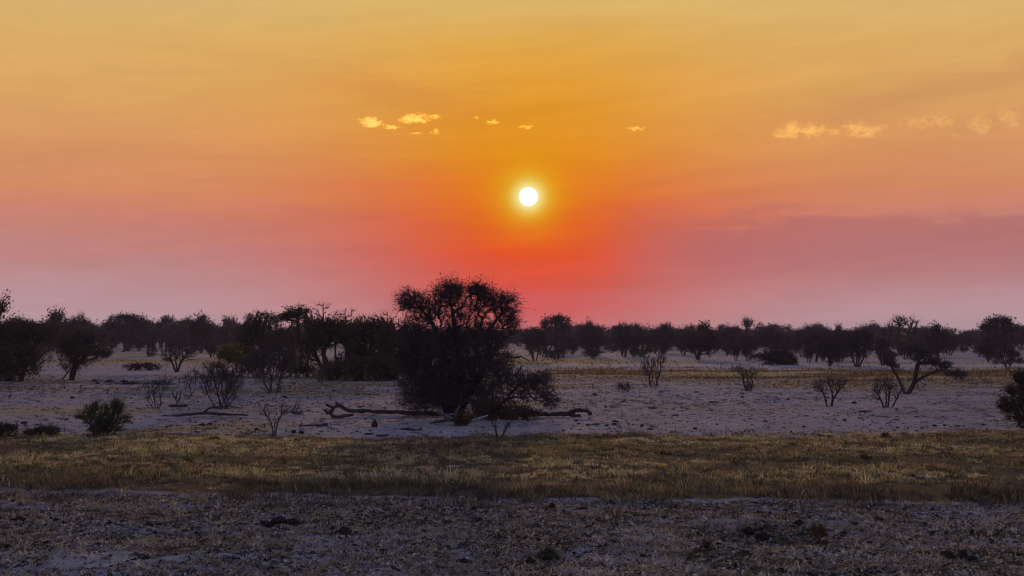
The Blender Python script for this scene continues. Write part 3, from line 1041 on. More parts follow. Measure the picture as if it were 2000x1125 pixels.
def dense(r, sd_):
    root = list(smooth_path([[0, 0, -.1], [r.normal(0, .1), 0, .8], [r.normal(0, .3), 0, 1.7]], 6))
    root2 = list(smooth_path([[.15, 0, -.1], [.5, .1, .8], [1.0, .2, 1.6]], 6))
    cl = [(0, 0, 2.6, 2.4, 2.1, 1.1, 130), (-1.2, 0, 1.8, 1.3, 1.3, 1.0, 60), (1.2 + r.normal(0, .2), 0, 1.8, 1.4, 1.3, 1.0, 60), (r.normal(0, .8), 0, 3.6, 1.0, 1.0, .45, 30), (0, 0, 1.2, 1.7, 1.5, .7, 40)]
    return plant_meshes(sd_, [root, root2], uneven(r, cl), .18, tip=.018, bf=.35, seg=.8, jit=.22, twigs=(6, .35, 1.2), twig_r=.017, up=.25, leaves=2400, leaf=.14, two=False, **PK), 5.0, 4.1


def umbrella(r, sd_):
    root = list(smooth_path([[0, 0, -.1], [.1, 0, 1.1], [-.1, 0, 2.3]], 6))
    root2 = list(smooth_path([[.12, 0, -.1], [.35, 0, 1.2], [1.1, .2, 2.7]], 6))
    cl = [(0, 0, 4.0, 2.0, 2.0, .6, 110), (-1.7, 0, 3.4, 1.0, 1.4, .5, 50), (1.8, 0, 3.3, 1.1, 1.4, .5, 55), (.2, 0, 4.5, 1.2, 1.2, .3, 40), (0, 0, 2.9, 1.8, 1.6, .5, 40), (0, 0, 2.0, 1.6, 1.4, .6, 40)]
    return plant_meshes(sd_, [root, root2], uneven(r, cl), .2, tip=.018, bf=.4, seg=.7, jit=.2, twigs=(5, .3, .9), twig_r=.017, up=.2, leaves=2200, leaf=.13, two=False, **PK), 5.8, 4.9


def bare(r, sd_):
    root = list(smooth_path([[0, 0, -.1], [.08, 0, 1.2], [0, 0, 3.0]], 7))
    root2 = list(smooth_path([[.1, 0, -.1], [-.4, 0, 1.3], [-1.2, .2, 2.6]], 6))
    root3 = list(smooth_path([[.1, 0, -.1], [.5, 0, 1.3], [1.4, -.2, 2.6]], 6))
    cl = [(0, 0, 3.7, 1.5, 1.4, .7, 60), (-1.4, 0, 3.0, .9, 1.1, .6, 34), (1.4, 0, 3.0, 1.0, 1.1, .6, 36), (0, 0, 4.4, .6, .6, .4, 14)]
    return plant_meshes(sd_, [root, root2, root3], uneven(r, cl), .17, tip=.028, bf=.5, seg=.6, jit=.24, twigs=(5, .3, 1.0), twig_r=.017, up=.4, leaves=0, two=False, **PK), 4.9, 4.8


def lowbush(r, sd_):
    roots = []
    for k in range(4):
        a = 2 * math.pi * (k + r.random()) / 4
        p = np.array([math.cos(a) * .3, math.sin(a) * .3, -.1])
        roots.append([p, p * 1.4 + [0, 0, .3], p * 1.8 + [0, 0, .5]])
    cl = [(0, 0, .9, 1.5, 1.4, .7, 80), (r.normal(0, .5), 0, 1.4, .8, .8, .4, 26)]
    return plant_meshes(sd_, roots, uneven(r, cl), .06, tip=.02, bf=.3, seg=.6, jit=.2, twigs=(4, .25, .7), twig_r=.02, up=.3, leaves=700, leaf=.13, two=False, **PK), 3.4, 2.0


kinds('vase', 6, vase)
kinds('dense', 6, dense)
kinds('umbrella', 3, umbrella)
kinds('bare', 4, bare)
kinds('lowbush', 2, lowbush)
NAMES = {'vase': ('thorn_shrub', 'shrub'), 'dense': ('acacia_tree', 'tree'), 'umbrella': ('umbrella_acacia', 'tree'), 'bare': ('bare_tree', 'tree'), 'lowbush': ('low_bush', 'bush')}
masters = {}


def copy_kind(key, var, loc, sx, sz, rot, label, group, sy=None):
    meshes, _, _ = protos[key][var]
    nm, cat = NAMES[key]
    if (key, var) not in masters:
        o = assemble(nm, loc, label, cat, group, meshes)
        masters[(key, var)] = [o] + [c for c in col.objects if c.parent == o]
    else:
        src = masters[(key, var)]
        o = src[0].copy()
        col.objects.link(o)
        for c in src[1:]:
            k = c.copy()
            col.objects.link(k)
            k.parent = o
        o['label'] = label
        o.location = loc
        if group:
            o['group'] = group
        elif 'group' in o:
            del o['group']
    o.scale = (sx, sy or (sx + sz) / 2, sz)
    o.rotation_euler = (0, 0, rot)
    return o


fr = np.random.default_rng(55)


def far(key, var, x, by, wpx, top, label, group=None, rot=0.0):
    B = ground_at(x, by)
    m = B[1] / F
    _, w0, h0 = protos[key][var]
    return copy_kind(key, var, B, wpx * m / w0, max(.3, (by - top) * m / h0), rot, label, group, sy=wpx * m / w0)


# those that can be told apart
FARLIST = [
    ('umbrella', 0, 1088, 690, 66, 613, 'domed acacia with gaps of sky in its crown, first tall one beyond the fallen branch'),
    ('dense', 0, 1150, 694, 52, 628, 'dark pointed topped tree beside the domed acacia with gaps of sky'),
    ('vase', 0, 1160, 697, 40, 640, 'leaning slim trunked shrub below the pointed topped tree'),
    ('vase', 1, 1044, 705, 60, 645, 'wide twiggy shrub with two pale stems right by the tall acacia'),
    ('lowbush', 0, 1101, 692, 18, 672, 'tiny twiggy bush under the domed acacia'),
    ('vase', 2, 1219, 697, 54, 640, 'vase shaped shrub on pale stems below the sparse bare branched tree'),
    ('bare', 0, 1216, 690, 40, 629, 'sparse bare branched tree sticking out of the tree line'),
    ('vase', 3, 1253, 696, 56, 650, 'open shrub with pale spreading stems behind the upright bare shrub'),
    ('dense', 1, 1296, 690, 60, 638, 'dense blackish tree right behind the upright bare shrub'),
    ('dense', 2, 1365, 703, 74, 637, 'big dark tree on a bundle of black stems, nearest of the tree line'),
    ('vase', 0, 1424, 692, 56, 640, 'dark shrub on one leaning black stem before the bare domed tree'),
    ('bare', 1, 1459, 690, 62, 618, 'bare domed tree with thick limbs rising clear of the tree line'),
    ('vase', 1, 1437, 704, 30, 672, 'pale slim leafless sapling standing before the bare domed tree'),
    ('vase', 2, 1460, 704, 40, 660, 'pale fan stemmed shrub next to the slim leafless sapling'),
    ('dense', 3, 1508, 692, 60, 640, 'dark tree with clean trunk behind the rounded blackish bush'),
    ('vase', 3, 1567, 698, 44, 650, 'bluish slender shrub just past the rounded blackish bush'),
    ('umbrella', 1, 1594, 708, 50, 655, 'black stemmed crooked tree past the rounded blackish bush'),
    ('dense', 0, 1622, 714, 60, 655, 'dark bushy tree with two black trunks near the straw strip'),
    ('vase', 2, 1674, 716, 76, 648, 'wide shrub with long pale curving stems at the straw strip'),
    ('vase', 0, 1724, 714, 44, 662, 'thin stemmed shrub between the pale stemmed shrub and the forked thorn tree'),
    ('bare', 2, 1757, 694, 84, 620, 'twiggy rounded tree rising over the forked thorn tree'),
    ('dense', 1, 1832, 698, 64, 638, 'flat dark tree on a short trunk beyond the drooping bough'),
    ('umbrella', 2, 1952, 698, 88, 619, 'large umbrella acacia, biggest crown of the tree line'),
    ('dense', 2, 1930, 706, 50, 662, 'dark bush shaped tree below the large umbrella acacia'),
    ('vase', 1, 1968, 724, 46, 682, 'grey blue leafless shrub with spreading stems near the leafy bush at the edge'),
    ('umbrella', 0, 246, 686, 92, 612, 'broad domed dark tree above the leaning stump'),
    ('dense', 3, 126, 690, 92, 613, 'wide flat crowned dark tree behind the fan shaped thorn tree'),
    ('bare', 0, 154, 684, 44, 610, 'pale bare crown peeping beside the wide flat crowned tree'),
    ('umbrella', 1, 324, 684, 44, 619, 'small flat topped tree over the small bare tree'),
    ('dense', 1, 392, 690, 66, 621, 'square crowned dark tree beyond the yellow green bush'),
    ('vase', 2, 272, 686, 32, 660, 'little pale shrub on straw grass by the leaning stump'),
    ('dense', 2, 440, 682, 70, 625, 'long low dark tree merging into the thicket beyond the yellow green bush'),
    ('lowbush', 1, 205, 684, 40, 664, 'low grey bush under the broad domed dark tree'),
    ('dense', 3, 1645, 690, 40, 638, 'small flat roofed dark crown in the tree line over the two trunked tree'),
]
for i, (k, v, x, by, wp, top, lab) in enumerate(FARLIST):
    far(k, v, x, by, wp, top, lab, None, rot=(i * 1.7) % 6.28 if k in ('vase', 'dense', 'lowbush') else (i % 2) * math.pi)

# the rest of the line: nothing tells these apart
GL = 'scrub trees of the distant tree line'
KINDLAB = {'dense': 'dense round crowned scrub tree merging with its neighbours in the distant tree line',
           'vase': 'many stemmed thorn shrub merging with its neighbours in the distant tree line',
           'umbrella': 'flat crowned scrub acacia merging with its neighbours in the distant tree line',
           'bare': 'leafless open branched scrub tree merging with its neighbours in the distant tree line'}
for row, (b0, b1, t0, t1, step, lab) in enumerate(((679, 688, 643, 657, 27, 'dark scrub tree merging with its neighbours in the distant tree line'),
                                                   (673, 679, 642, 649, 24, 'dark scrub tree merging with its neighbours in the distant tree line'))):
    x = -330.0
    while x < 2330:
        if not (600 < x < 1010) or row == 1:
            k = fr.choice(['dense', 'dense', 'vase', 'umbrella' if row else 'dense', 'bare' if fr.random() < .5 else 'vase'])
            lift = -11 if x < 480 else 0
            far(k, int(fr.integers(0, len(protos[k]))), x, fr.uniform(b0, b1), fr.uniform(44, 92), fr.uniform(t0, t1) + lift - (fr.uniform(3, 13) if fr.random() < .28 else 0), KINDLAB[k], GL, fr.random() * 6.28)
        x += step * fr.uniform(.6, 1.35)

GS = 'small scrub standing before the distant tree line'
x = 20.0
while x < 2060:
    if x < 430 or x > 1030:
        by = fr.uniform(687, 711 if x > 1400 else 703) if x > 1030 else fr.uniform(684, 700)
        k = fr.choice(['lowbush', 'vase', 'vase'])
        far(k, int(fr.integers(0, len(protos[k]))), x, by, fr.uniform(16, 44), by - fr.uniform(12, 34), 'low rounded twiggy bush on the open ground before the distant tree line' if k == 'lowbush' else 'small fan stemmed shrub on the open ground before the distant tree line', GS, fr.random() * 6.28)
    x += fr.uniform(14, 44)

# far-off bush that reads as one mass
fv, fq, nn = [], [], 0
for i in range(460):
    X = fr.uniform(-420, 420)
    Yd = fr.uniform(380, 620)
    z0 = gzf(X, Yd)
    n = 70
    ww, hh = fr.uniform(3, 6), fr.uniform(3.2, 4.8)
    c = np.array([X, Yd, z0 + hh * .55]) + norm(fr.standard_normal((n, 3))) * (fr.random((n, 1)) ** .4) * np.array([ww, ww, hh * .45])
    a = norm(fr.standard_normal((n, 3)))
    b_ = norm(np.cross(a, fr.standard_normal((n, 3))))
    s_ = fr.uniform(.5, 1.1, (n, 1))
    fv.append(np.stack([c - a * s_, c + b_ * s_ * .5, c + a * s_, c - b_ * s_ * .5], 1).reshape(-1, 3))
    fq.append(np.arange(n * 4).reshape(-1, 4) + nn)
    nn += n * 4
link('distant_scrub', mk_mesh('distant_scrub', np.concatenate(fv), np.concatenate(fq), None, M_FAR), kind='stuff',
     label='continuous belt of dark bush closing the horizon', category='scrub')

# ------------------------------------------------------------------ logs, driftwood, stones, clods
def log(name, label, cat, paths, base, mat=M_DEAD, group=None, wob=.14, sides=8):
    """paths: list of ([(px, py), ...], [radius px ...]); first is the log, the others its stubs"""
    B = ground_at(*base)
    Y = B[1]
    m = Y / F
    o = thing(name, B, label, cat, group)
    r = np.random.default_rng(int(base[0] * 7 + base[1]))
    for k, (pts, rad) in enumerate(paths):
        P = []
        for i, p in enumerate(pts):
            q = depth_at(p[0], p[1], Y) - B
            q[1] += p[2] if len(p) > 2 else 0.0
            P.append(q)
        n = max(6, len(P) * 4)
        S = smooth_path(P, n)
        S[1:-1] += r.standard_normal((n - 2, 3)) * np.array([1, 1, 1]) * np.mean(rad) * m * .14
        R = np.interp(np.linspace(0, 1, n), np.linspace(0, 1, len(rad)), rad) * m * .82
        S[:, 2] = np.maximum(S[:, 2], R * .5 + np.array([gzf(B[0] + s[0], B[1] + s[1]) - B[2] for s in S]))
        v, q, t = tube(S, R, sides, wob, r)
        b = Buf()
        b.add(v, q, t)
        link('trunk' if k == 0 else 'limb', b.mesh('trunk' if k == 0 else 'limb', mat, True), o)
    return o


log('fallen_log', 'long straight dark log lying along the pan up to the tall acacia', 'log',
    [([(690, 801), (740, 804), (800, 806), (860, 809)], [3, 4.2, 5, 6]), ([(700, 796), (712, 793)], [2, 1.6])], (770, 810))
log('fallen_log', 'twisted dead root log curled in a ring at the tip of the long straight log', 'log',
    [([(712, 802), (688, 803), (672, 798), (660, 789), (655, 788)], [5, 4.5, 4, 3.5, 3]),
     ([(676, 799), (664, 792), (652, 796), (646, 806), (652, 814), (664, 814), (690, 810)], [4, 4, 4, 4.2, 4.5, 4, 3]),
     ([(650, 802), (640, 806), (634, 800)], [4, 4, 3.2]), ([(652, 796), (641, 792), (636, 789)], [3.2, 3, 2.2])], (668, 815))
log('fallen_log', 'crooked black log with a bent end lying beyond the fallen arching branch', 'log',
    [([(1000, 812), (1040, 807), (1080, 810), (1110, 807), (1128, 801), (1146, 802), (1155, 810)], [4, 5, 5, 6, 5, 4.5, 3.2]),
     ([(1112, 808), (1122, 812), (1134, 811)], [5, 5, 3])], (1075, 813))
log('fallen_log', 'short straight split log lying on the pan near the Y shaped sapling', 'log',
    [([(583, 831), (605, 832), (625, 831), (640, 829)], [1.6, 2.6, 3.2, 4.6])], (612, 834))
log('fallen_log', 'flat charred stick shaped like a lizard below the tall acacia', 'log',
    [([(783, 838), (796, 837), (808, 840), (824, 839)], [2, 2.8, 2.6, 1.2])], (803, 842))
log('fallen_log', 'low twisted log with an upturned limb under the dense bare shrub', 'log',
    [([(318, 814), (360, 810), (400, 807), (440, 809), (485, 811)], [2, 3.2, 3.2, 3, 2]),
     ([(398, 806), (408, 798), (420, 795), (432, 797), (442, 793), (470, 797)], [2.4, 2.2, 2.2, 2, 2, 1.2])], (400, 813))
log('fallen_log', 'short dark log lying beside the slender leafless sapling', 'log', [([(330, 792), (348, 793), (366, 792)], [2.5, 3.4, 2.6])], (348, 796))
log('stump', 'pale splintered stump standing on the pan near the curled root log', 'stump',
    [([(570, 803), (575, 797), (578, 787)], [3.4, 2.8, 1.0]), ([(578, 803), (581, 797), (585, 789)], [3.2, 2.2, .8]), ([(564, 803), (578, 804), (592, 803)], [1.6, 2.2, 1.2])], (577, 805), M_DRIFT)
log('fallen_log', 'short charred stick lying just below the pale splintered stump', 'stick', [([(572, 807), (590, 808)], [2, 2])], (581, 810))
# bleached driftwood
for pts, rad, bs, lab in (
        ([(840, 826), (866, 822), (890, 820)], [2.2, 3.2, 2.6], (865, 828), 'dark driftwood limb lowest in the pile by the tall acacia'),
        ([(858, 800), (862, 808), (874, 814), (888, 820)], [4, 4, 3.6, 2.6], (872, 822), 'bent grey driftwood limb leaning in the pile by the tall acacia'),
        ([(916, 822), (934, 818), (953, 811)], [3, 3.4, 1.4], (934, 824), 'whitest pointed driftwood limb in the pile by the tall acacia'),
        ([(918, 796), (920, 806), (912, 814)], [2.6, 2.8, 2.6], (915, 818), 'hooked pale driftwood stub in the pile by the tall acacia'),
        ([(898, 792), (892, 802), (886, 812)], [2, 2.4, 2.6], (889, 817), 'upright pale driftwood splinter in the pile by the tall acacia'),
        ([(860, 812), (880, 810), (905, 812)], [2.4, 2.8, 2.2], (882, 817), 'level grey driftwood limb in the middle of the pile by the tall acacia')):
    log('driftwood', lab, 'driftwood', [(pts, rad)], bs, M_DEAD if 'dark' in lab else (M_DRIFT if 'grey' in lab or 'upright' in lab else M_PALE), 'driftwood pile by the acacia')
log('fallen_branch', 'snapped dead limb lying level beyond the tall acacia crown', 'branch', [([(985, 697), (1000, 698), (1018, 696)], [2, 2.6, 2]), ([(1018, 697), (1030, 703), (1036, 708)], [1.6, 1.4, 1])], (1008, 706))


def lump(name, label, cat, px, py, wpx, hpx, mat, group=None, seed=0, flat=1.0):
    B = ground_at(px, py)
    m = B[1] / F
    r = np.random.default_rng(seed + int(px * 3 + py))
    nu, nv = 14, 9
    vs = []
    ph = r.random(6) * 6.28
    for j in range(nv + 1):
        t = math.pi * j / nv
        for i in range(nu):
            a = 2 * math.pi * i / nu
            k = 1 + .18 * math.sin(2 * a + ph[0]) + .16 * math.sin(3 * a + ph[1] + 2 * t) + .12 * math.sin(5 * a + ph[2] + 3 * t) + .09 * r.standard_normal()
            vs.append((math.cos(a) * math.sin(t) * wpx * m * .5 * k, math.sin(a) * math.sin(t) * wpx * m * .42 * k, (math.cos(t) * .5 + .32) * hpx * m * (1 + .2 * math.sin(3 * a + ph[3]) * math.sin(2 * t + ph[4]) + .1 * r.standard_normal())))
    vs = np.array(vs)
    i = np.arange(nu)
    j = (i + 1) % nu
    q = np.concatenate([np.stack([i + k * nu, i + (k + 1) * nu, j + (k + 1) * nu, j + k * nu], 1) for k in range(nv)])
    o = link(name, mk_mesh(name, vs, q, None, mat, None, False), label=label, category=cat, group=group)
    o.location = B
    o.rotation_euler = (0, 0, r.normal(0, .3))
    return o


# low blue-grey stone row
SR = 'blue grey stones in the low stone row'
r_ = np.random.default_rng(77)
for i in range(34):
    t = i / 33
    x = 182 + t * 150 + r_.normal(0, 3)
    y = 744 + 9 * math.sin(t * 2.4) * .8 + r_.normal(0, 2.6)
    lump('stone', 'flat blue grey stone among its like in the low stone row across the pan', 'stone', x, y, r_.uniform(8, 20), r_.uniform(3, 6.5), M_STONE if r_.random() < .75 else M_DUNG, SR, i)

# dark clods and dung
for px, py, wp, hp, lab in (
        (38, 1019, 25, 9, 'smooth black oval clod on the dry ground near the picture edge'),
        (520, 1026, 26, 12, 'flat end of the long dark dung heap beyond the hollow'),
        (545, 1024, 34, 16, 'tallest lump in the middle of the long dark dung heap'),
        (572, 1026, 30, 11, 'low tail end of the long dark dung heap'),
        (672, 1046, 34, 15, 'broad dark dung lump next to the long dung heap'),
        (650, 1036, 10, 9, 'small dark dung ball above the broad dung lump'),
        (732, 836, 13, 14, 'upright squat dark stone on the pan below the long log'),
        (1078, 994, 14, 14, 'upright dark clod just in front of the tall grass'),
        (1012, 995, 12, 6, 'small flat dark clod beside the upright clod in front of the grass'),
        (1140, 995, 16, 6, 'flat dark clod past the upright clod in front of the grass'),
        (1462, 1034, 22, 14, 'dark dung lump on the rim of the shallow hollow'),
        (1490, 1040, 26, 16, 'larger dark dung lump inside the shallow hollow'),
        (1560, 1028, 18, 10, 'single dark dung lump beyond the shallow hollow'),
        (1715, 1018, 18, 10, 'lone dark clod between the hollow and the black heap'),
        (1852, 1092, 26, 16, 'first lump of the black dung heap at the corner'),
        (1880, 1090, 28, 17, 'biggest lump of the black dung heap at the corner'),
        (1900, 1096, 18, 12, 'smallest lump of the black dung heap at the corner'),
        (1035, 1096, 18, 14, 'dark clod beside the short green tuft low in the picture'),
        (1070, 1090, 20, 15, 'rounded dark clod past the short green tuft low in the picture'),
        (905, 1094, 26, 9, 'flat dark clod before the short green tuft low in the picture')):
    lump('clod', lab, 'clod', px, py, wp, hp, M_DUNG)
lump('stone', 'tiny white stone alone on the open pan', 'stone', 1115, 777, 4, 3.5, M_CHALK)

# small dark bits that can be counted on the pan
BG = 'small dark chips strewn on the pan'
for px, py, wp, hp in ((1148, 831, 8, 4), (1185, 832, 7, 4), (1200, 829, 12, 3), (1164, 829, 14, 3), (1202, 823, 13, 3), (1254, 831, 7, 5), (1270, 837, 12, 3), (1357, 837, 7, 4),
                       (1275, 797, 12, 3), (1218, 783, 7, 3), (1183, 794, 6, 4), (1162, 769, 8, 4), (1450, 774, 8, 4), (1390, 784, 10, 3), (1540, 778, 5, 4), (1668, 785, 9, 4), (1688, 800, 24, 2.5),
                       (1570, 832, 6, 4), (1545, 844, 5, 4), (1825, 831, 6, 4), (1845, 831, 6, 4), (1872, 831, 9, 3), (1882, 832, 6, 3), (1920, 830, 9, 3), (47, 828, 14, 5), (130, 822, 9, 3),
                       (141, 780, 8, 4), (19, 778, 6, 4), (156, 768, 6, 4), (500, 842, 6, 5), (574, 845, 9, 7), (588, 846, 10, 7), (395, 830, 18, 4), (410, 828, 12, 5), (556, 778, 6, 4), (575, 751, 7, 4),
                       (652, 763, 10, 2.5), (700, 771, 5, 3), (590, 829, 6, 3), (547, 759, 7, 4), (720, 847, 16, 3), (748, 850, 18, 3), (1100, 842, 8, 3), (1125, 822, 10, 3), (1400, 828, 6, 3), (1495, 822, 10, 2.5),
                       (1750, 818, 12, 2.5), (1790, 812, 10, 2.5), (1650, 820, 8, 3), (1320, 812, 9, 2.5), (1290, 765, 10, 2.5), (1360, 765, 12, 2.5), (1420, 768, 16, 2.5), (210, 764, 8, 3), (60, 762, 10, 3)):
    lump('chip', 'small dark chip of wood or dung on the bare pan', 'chip', px, py, wp, hp, M_DUNG, BG)

# ------------------------------------------------------------------ grass and litter (nobody could count it)
def blades(name, pos, h, wid, lean, color, mat, label, cat, r, zoff=None):
    n = len(pos)
    a = r.random(n) * 2 * math.pi
    side = np.stack([np.cos(a), np.sin(a), np.zeros(n)], 1) * wid[:, None] * .5
    d = np.stack([lean[:, 0], lean[:, 1], np.ones(n)], 1)
    d = norm(d) * h[:, None]
    tipd = d * np.array([1.0, 1, 1]) + np.stack([lean[:, 0], lean[:, 1], np.zeros(n)], 1) * h[:, None] * .35
    v = np.stack([pos - side, pos + side, pos + d * .55 + side * .7, pos + d * .55 - side * .7, pos + tipd], 1).reshape(-1, 3)
    k = np.arange(n) * 5
    q = np.stack([k, k + 1, k + 2, k + 3], 1)
    t = np.stack([k + 3, k + 2, k + 4], 1)
    c = np.repeat(color, 5, 0)
    return link(name, mk_mesh(name, v, q, t, mat, c), kind='stuff', label=label, category=cat)


def palette(r, n, cols, wts):
    cols = np.array(cols)
    i = r.choice(len(cols), n, p=np.array(wts) / np.sum(wts))
    c = cols[i] * (1 + .25 * r.standard_normal((n, 1)))
    return np.clip(c, .008, .7)


gr = np.random.default_rng(3)


def area(n, y0, y1, margin=1.5, ymap=1.0):
    n = int(n * 1.34)
    """random ground points inside the wedge the place occupies, spread a little wider than needed"""
    u = gr.random(n)
    y = np.sqrt(y0 ** 2 + u * (y1 ** 2 - y0 ** 2))
    x = (gr.random(n) * 2 - 1) * y * (W / 2 / F) * margin + (gr.random(n) - .5) * 1.0
    return x, y


def tufts(x, y, per, rad, r):
    """blade roots gathered in tufts; returns positions, tuft index, outward lean"""
    n = len(x)
    k = np.repeat(np.arange(n), per)
    a = r.random(len(k)) * 6.283
    rr = np.sqrt(r.random(len(k))) * rad[k]
    dx, dy = np.cos(a) * rr, np.sin(a) * rr
    return x[k] + dx, y[k] + dy, k, np.stack([dx, dy], 1) / np.maximum(rad[k], 1e-3)[:, None]


# main belt
x, y = area(30000, 20.0, 39.5)
edge = y - front_edge(x) - 1.1 * (fbm(x * .8, y * .3, 83, 3) - .5)
m1 = sstep(-.35, .25, edge) * (1 - sstep(-1.0, .6, y - back_edge(x)))
m1 = np.maximum(m1, .6 * sstep(-2.8, -.2, edge) * (edge < 0) * sstep(.38, .6, fbm(x * .6, y * .9, 141, 3)))
f1 = fbm(x * .8, y * .8, 81, 4)
kp = gr.random(len(x)) < m1 * np.clip(.25 + 2.2 * (f1 - .33), .10, 1)
x, y = x[kp], y[kp]
n = len(x)
f2 = fbm(x * .22, y * .35, 85, 4)
f1 = f1[kp]
rim = (1 - sstep(1.0, 3.4, y - front_edge(x) + 2.2 * (fbm(x * .5, y * 0, 91, 3) - .5))) * sstep(.30, .44, fbm(x * .3, y * .2 + 4, 93, 3))  # front blades darkened: the belt's shaded side put into their colour
gold = sstep(.45, .62, f2)
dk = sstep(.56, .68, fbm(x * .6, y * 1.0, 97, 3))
c1 = palette(gr, n, [(.40, .345, .155), (.29, .27, .11), (.52, .45, .24), (.19, .19, .085), (.42, .27, .18), (.05, .042, .03), (.52, .45, .31)], [3, 3, 2, 2.2, 2.6, 3.2, .7])
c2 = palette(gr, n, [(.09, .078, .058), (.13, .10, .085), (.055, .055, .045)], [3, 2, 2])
tc_ = c1 * (.84 + .75 * gold)[:, None]
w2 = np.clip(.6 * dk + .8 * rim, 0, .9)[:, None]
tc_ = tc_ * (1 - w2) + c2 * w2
th = (.035 + .085 * gr.random(n) ** 1.4) * (.45 + 1.1 * f1) * (1 + .8 * rim) * (1 + .8 * (gr.random(n) > .94))
trad = gr.uniform(.05, .16, n)
per = np.clip((trad * 150).astype(int), 8, 24)
bx, by_, k, ln = tufts(x, y, per, trad, gr)
n2 = len(bx)
h = th[k] * gr.uniform(.45, 1.15, n2)
c = np.clip(tc_[k] * (1 + .22 * gr.standard_normal((n2, 1))), .01, .7)
pale_b = gr.random(n2) < .035
c[pale_b] = np.array([.46, .40, .29]) * gr.uniform(.7, 1.15, (pale_b.sum(), 1))
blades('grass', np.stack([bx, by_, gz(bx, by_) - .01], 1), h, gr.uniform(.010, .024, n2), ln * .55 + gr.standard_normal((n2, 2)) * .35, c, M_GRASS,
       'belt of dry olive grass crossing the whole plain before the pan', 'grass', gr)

# stubble and litter in front of it
x, y = area(32000, 13.0, 24.8)
f1 = fbm(x * 1.1, y * 1.3, 101, 4)
_, _, pl_ = zones(x, y)
kp = gr.random(len(x)) < (1 - sstep(-.5, .3, y - front_edge(x))) * np.clip(.45 + 2.8 * (f1 - .38), .15, 1) * (1 - .6 * np.clip(pl_, 0, 1))
x, y, f1 = x[kp], y[kp], f1[kp]
n = len(x)
tc_ = palette(gr, n, [(.46, .37, .26), (.30, .23, .175), (.58, .49, .37), (.07, .055, .045), (.38, .32, .16), (.40, .26, .185)], [3, 3, 2.2, 3, 2.2, 1.6])
trad = gr.uniform(.03, .10, n)
per = np.clip((trad * 190).astype(int), 5, 16)
bx, by_, k, ln = tufts(x, y, per, trad, gr)
n2 = len(bx)
h = (.02 + .07 * gr.random(n) ** 1.8)[k] * gr.uniform(.5, 1.2, n2)
c = np.clip(tc_[k] * (1 + .3 * gr.standard_normal((n2, 1))), .01, .7)
blades('dry_stubble', np.stack([bx, by_, gz(bx, by_) - .004], 1), h, gr.uniform(.008, .024, n2), ln * .8 + gr.standard_normal((n2, 2)) * .8, c, M_LITTER,
       'trampled dry stubble on the ground nearest the viewer', 'stubble', gr)

x, y = area(100000, 13.0, 24.8)
f1 = fbm(x * 1.8, y * 2.2, 131, 4)
_, _, pl_ = zones(x, y)
kp = (y < front_edge(x) - .1) & (gr.random(len(x)) < np.clip(.40 + 2.8 * (f1 - .36), .15, 1) * (1 - .5 * np.clip(pl_, 0, 1)))
x, y = x[kp], y[kp]
n = len(x)
c = palette(gr, n, [(.48, .41, .35), (.32, .265, .23), (.64, .57, .51), (.07, .056, .05), (.42, .32, .22)], [3.2, 3, 1.3, 3.6, 2.0])
a = gr.random(n) * 6.28
u = np.stack([np.cos(a), np.sin(a), gr.normal(0, .35, n)], 1)
v_ = np.stack([-np.sin(a), np.cos(a), gr.normal(0, .45, n)], 1)
L1, L2 = gr.uniform(.012, .045, n)[:, None], gr.uniform(.006, .018, n)[:, None]
P_ = np.stack([x, y, gz(x, y) + .010], 1)
cup = np.array([0, 0, 1.0]) * L2 * .6
V = np.stack([P_ - u * L1, P_ + v_ * L2 + cup * .5, P_ + u * L1 + cup, P_ - v_ * L2], 1).reshape(-1, 3)
link('leaf_litter', mk_mesh('leaf_litter', V, np.arange(n * 4).reshape(-1, 4), None, M_LITTER, np.repeat(c, 4, 0)), kind='stuff',
     label='curled dry leaf litter strewn between the stubble', category='litter')

# tufts on the far straw strip and thin grass over the pan
x, y = area(110000, 62, 150, 1.35)
cv_, st_, _ = zones(x, y)
f3 = fbm(x * .55, y * .55, 107, 4)
kp = gr.random(len(x)) < np.clip(cv_ * .9 + st_ * .3, 0, 1) * np.clip(3 * (f3 - .38), 0, 1)
x, y = x[kp], y[kp]
n = len(x)
h = gr.uniform(.10, .34, n)
c = palette(gr, n, [(.22, .15, .075), (.15, .11, .06), (.30, .22, .12), (.08, .065, .035), (.20, .11, .07)], [3, 3, 2, 2.6, 2])
blades('straw_grass', np.stack([x, y, gz(x, y) - .02], 1), h, gr.uniform(.05, .12, n), gr.standard_normal((n, 2)) * .5, c, M_GRASS, 'strip of rusty straw grass between the pan and the distant trees', 'grass', gr)

x, y = area(36000, 36.5, 92, 1.35)
f3 = np.maximum(fbm(x * .30, y * .40, 111, 4), .04 + fbm(x * .10, y * .22, 151, 5))
kp = (y > back_edge(x) - .6) & (gr.random(len(x)) < np.clip(.16 + 3.4 * (f3 - .47), 0.08, 1))
x, y = x[kp], y[kp]
n = len(x)
tc_ = palette(gr, n, [(.30, .24, .16), (.15, .115, .10), (.42, .36, .25), (.05, .04, .038), (.25, .185, .13)], [3, 3, 2, 3.4, 2])
trad = gr.uniform(.05, .18, n)
per = np.clip((trad * 80).astype(int), 5, 12)
bx, by_, k, ln = tufts(x, y, per, trad, gr)
n2 = len(bx)
h = (.02 + .085 * gr.random(n) ** 2)[k] * gr.uniform(.5, 1.2, n2)
c = np.clip(tc_[k] * (1 + .25 * gr.standard_normal((n2, 1))), .01, .7)
blades('sparse_grass', np.stack([bx, by_, gz(bx, by_) - .006], 1), h, gr.uniform(.02, .05, n2), ln * .9 + gr.standard_normal((n2, 2)) * .8, c, M_LITTER,
       'thin dead grass scattered over the bare grey pan', 'grass', gr)


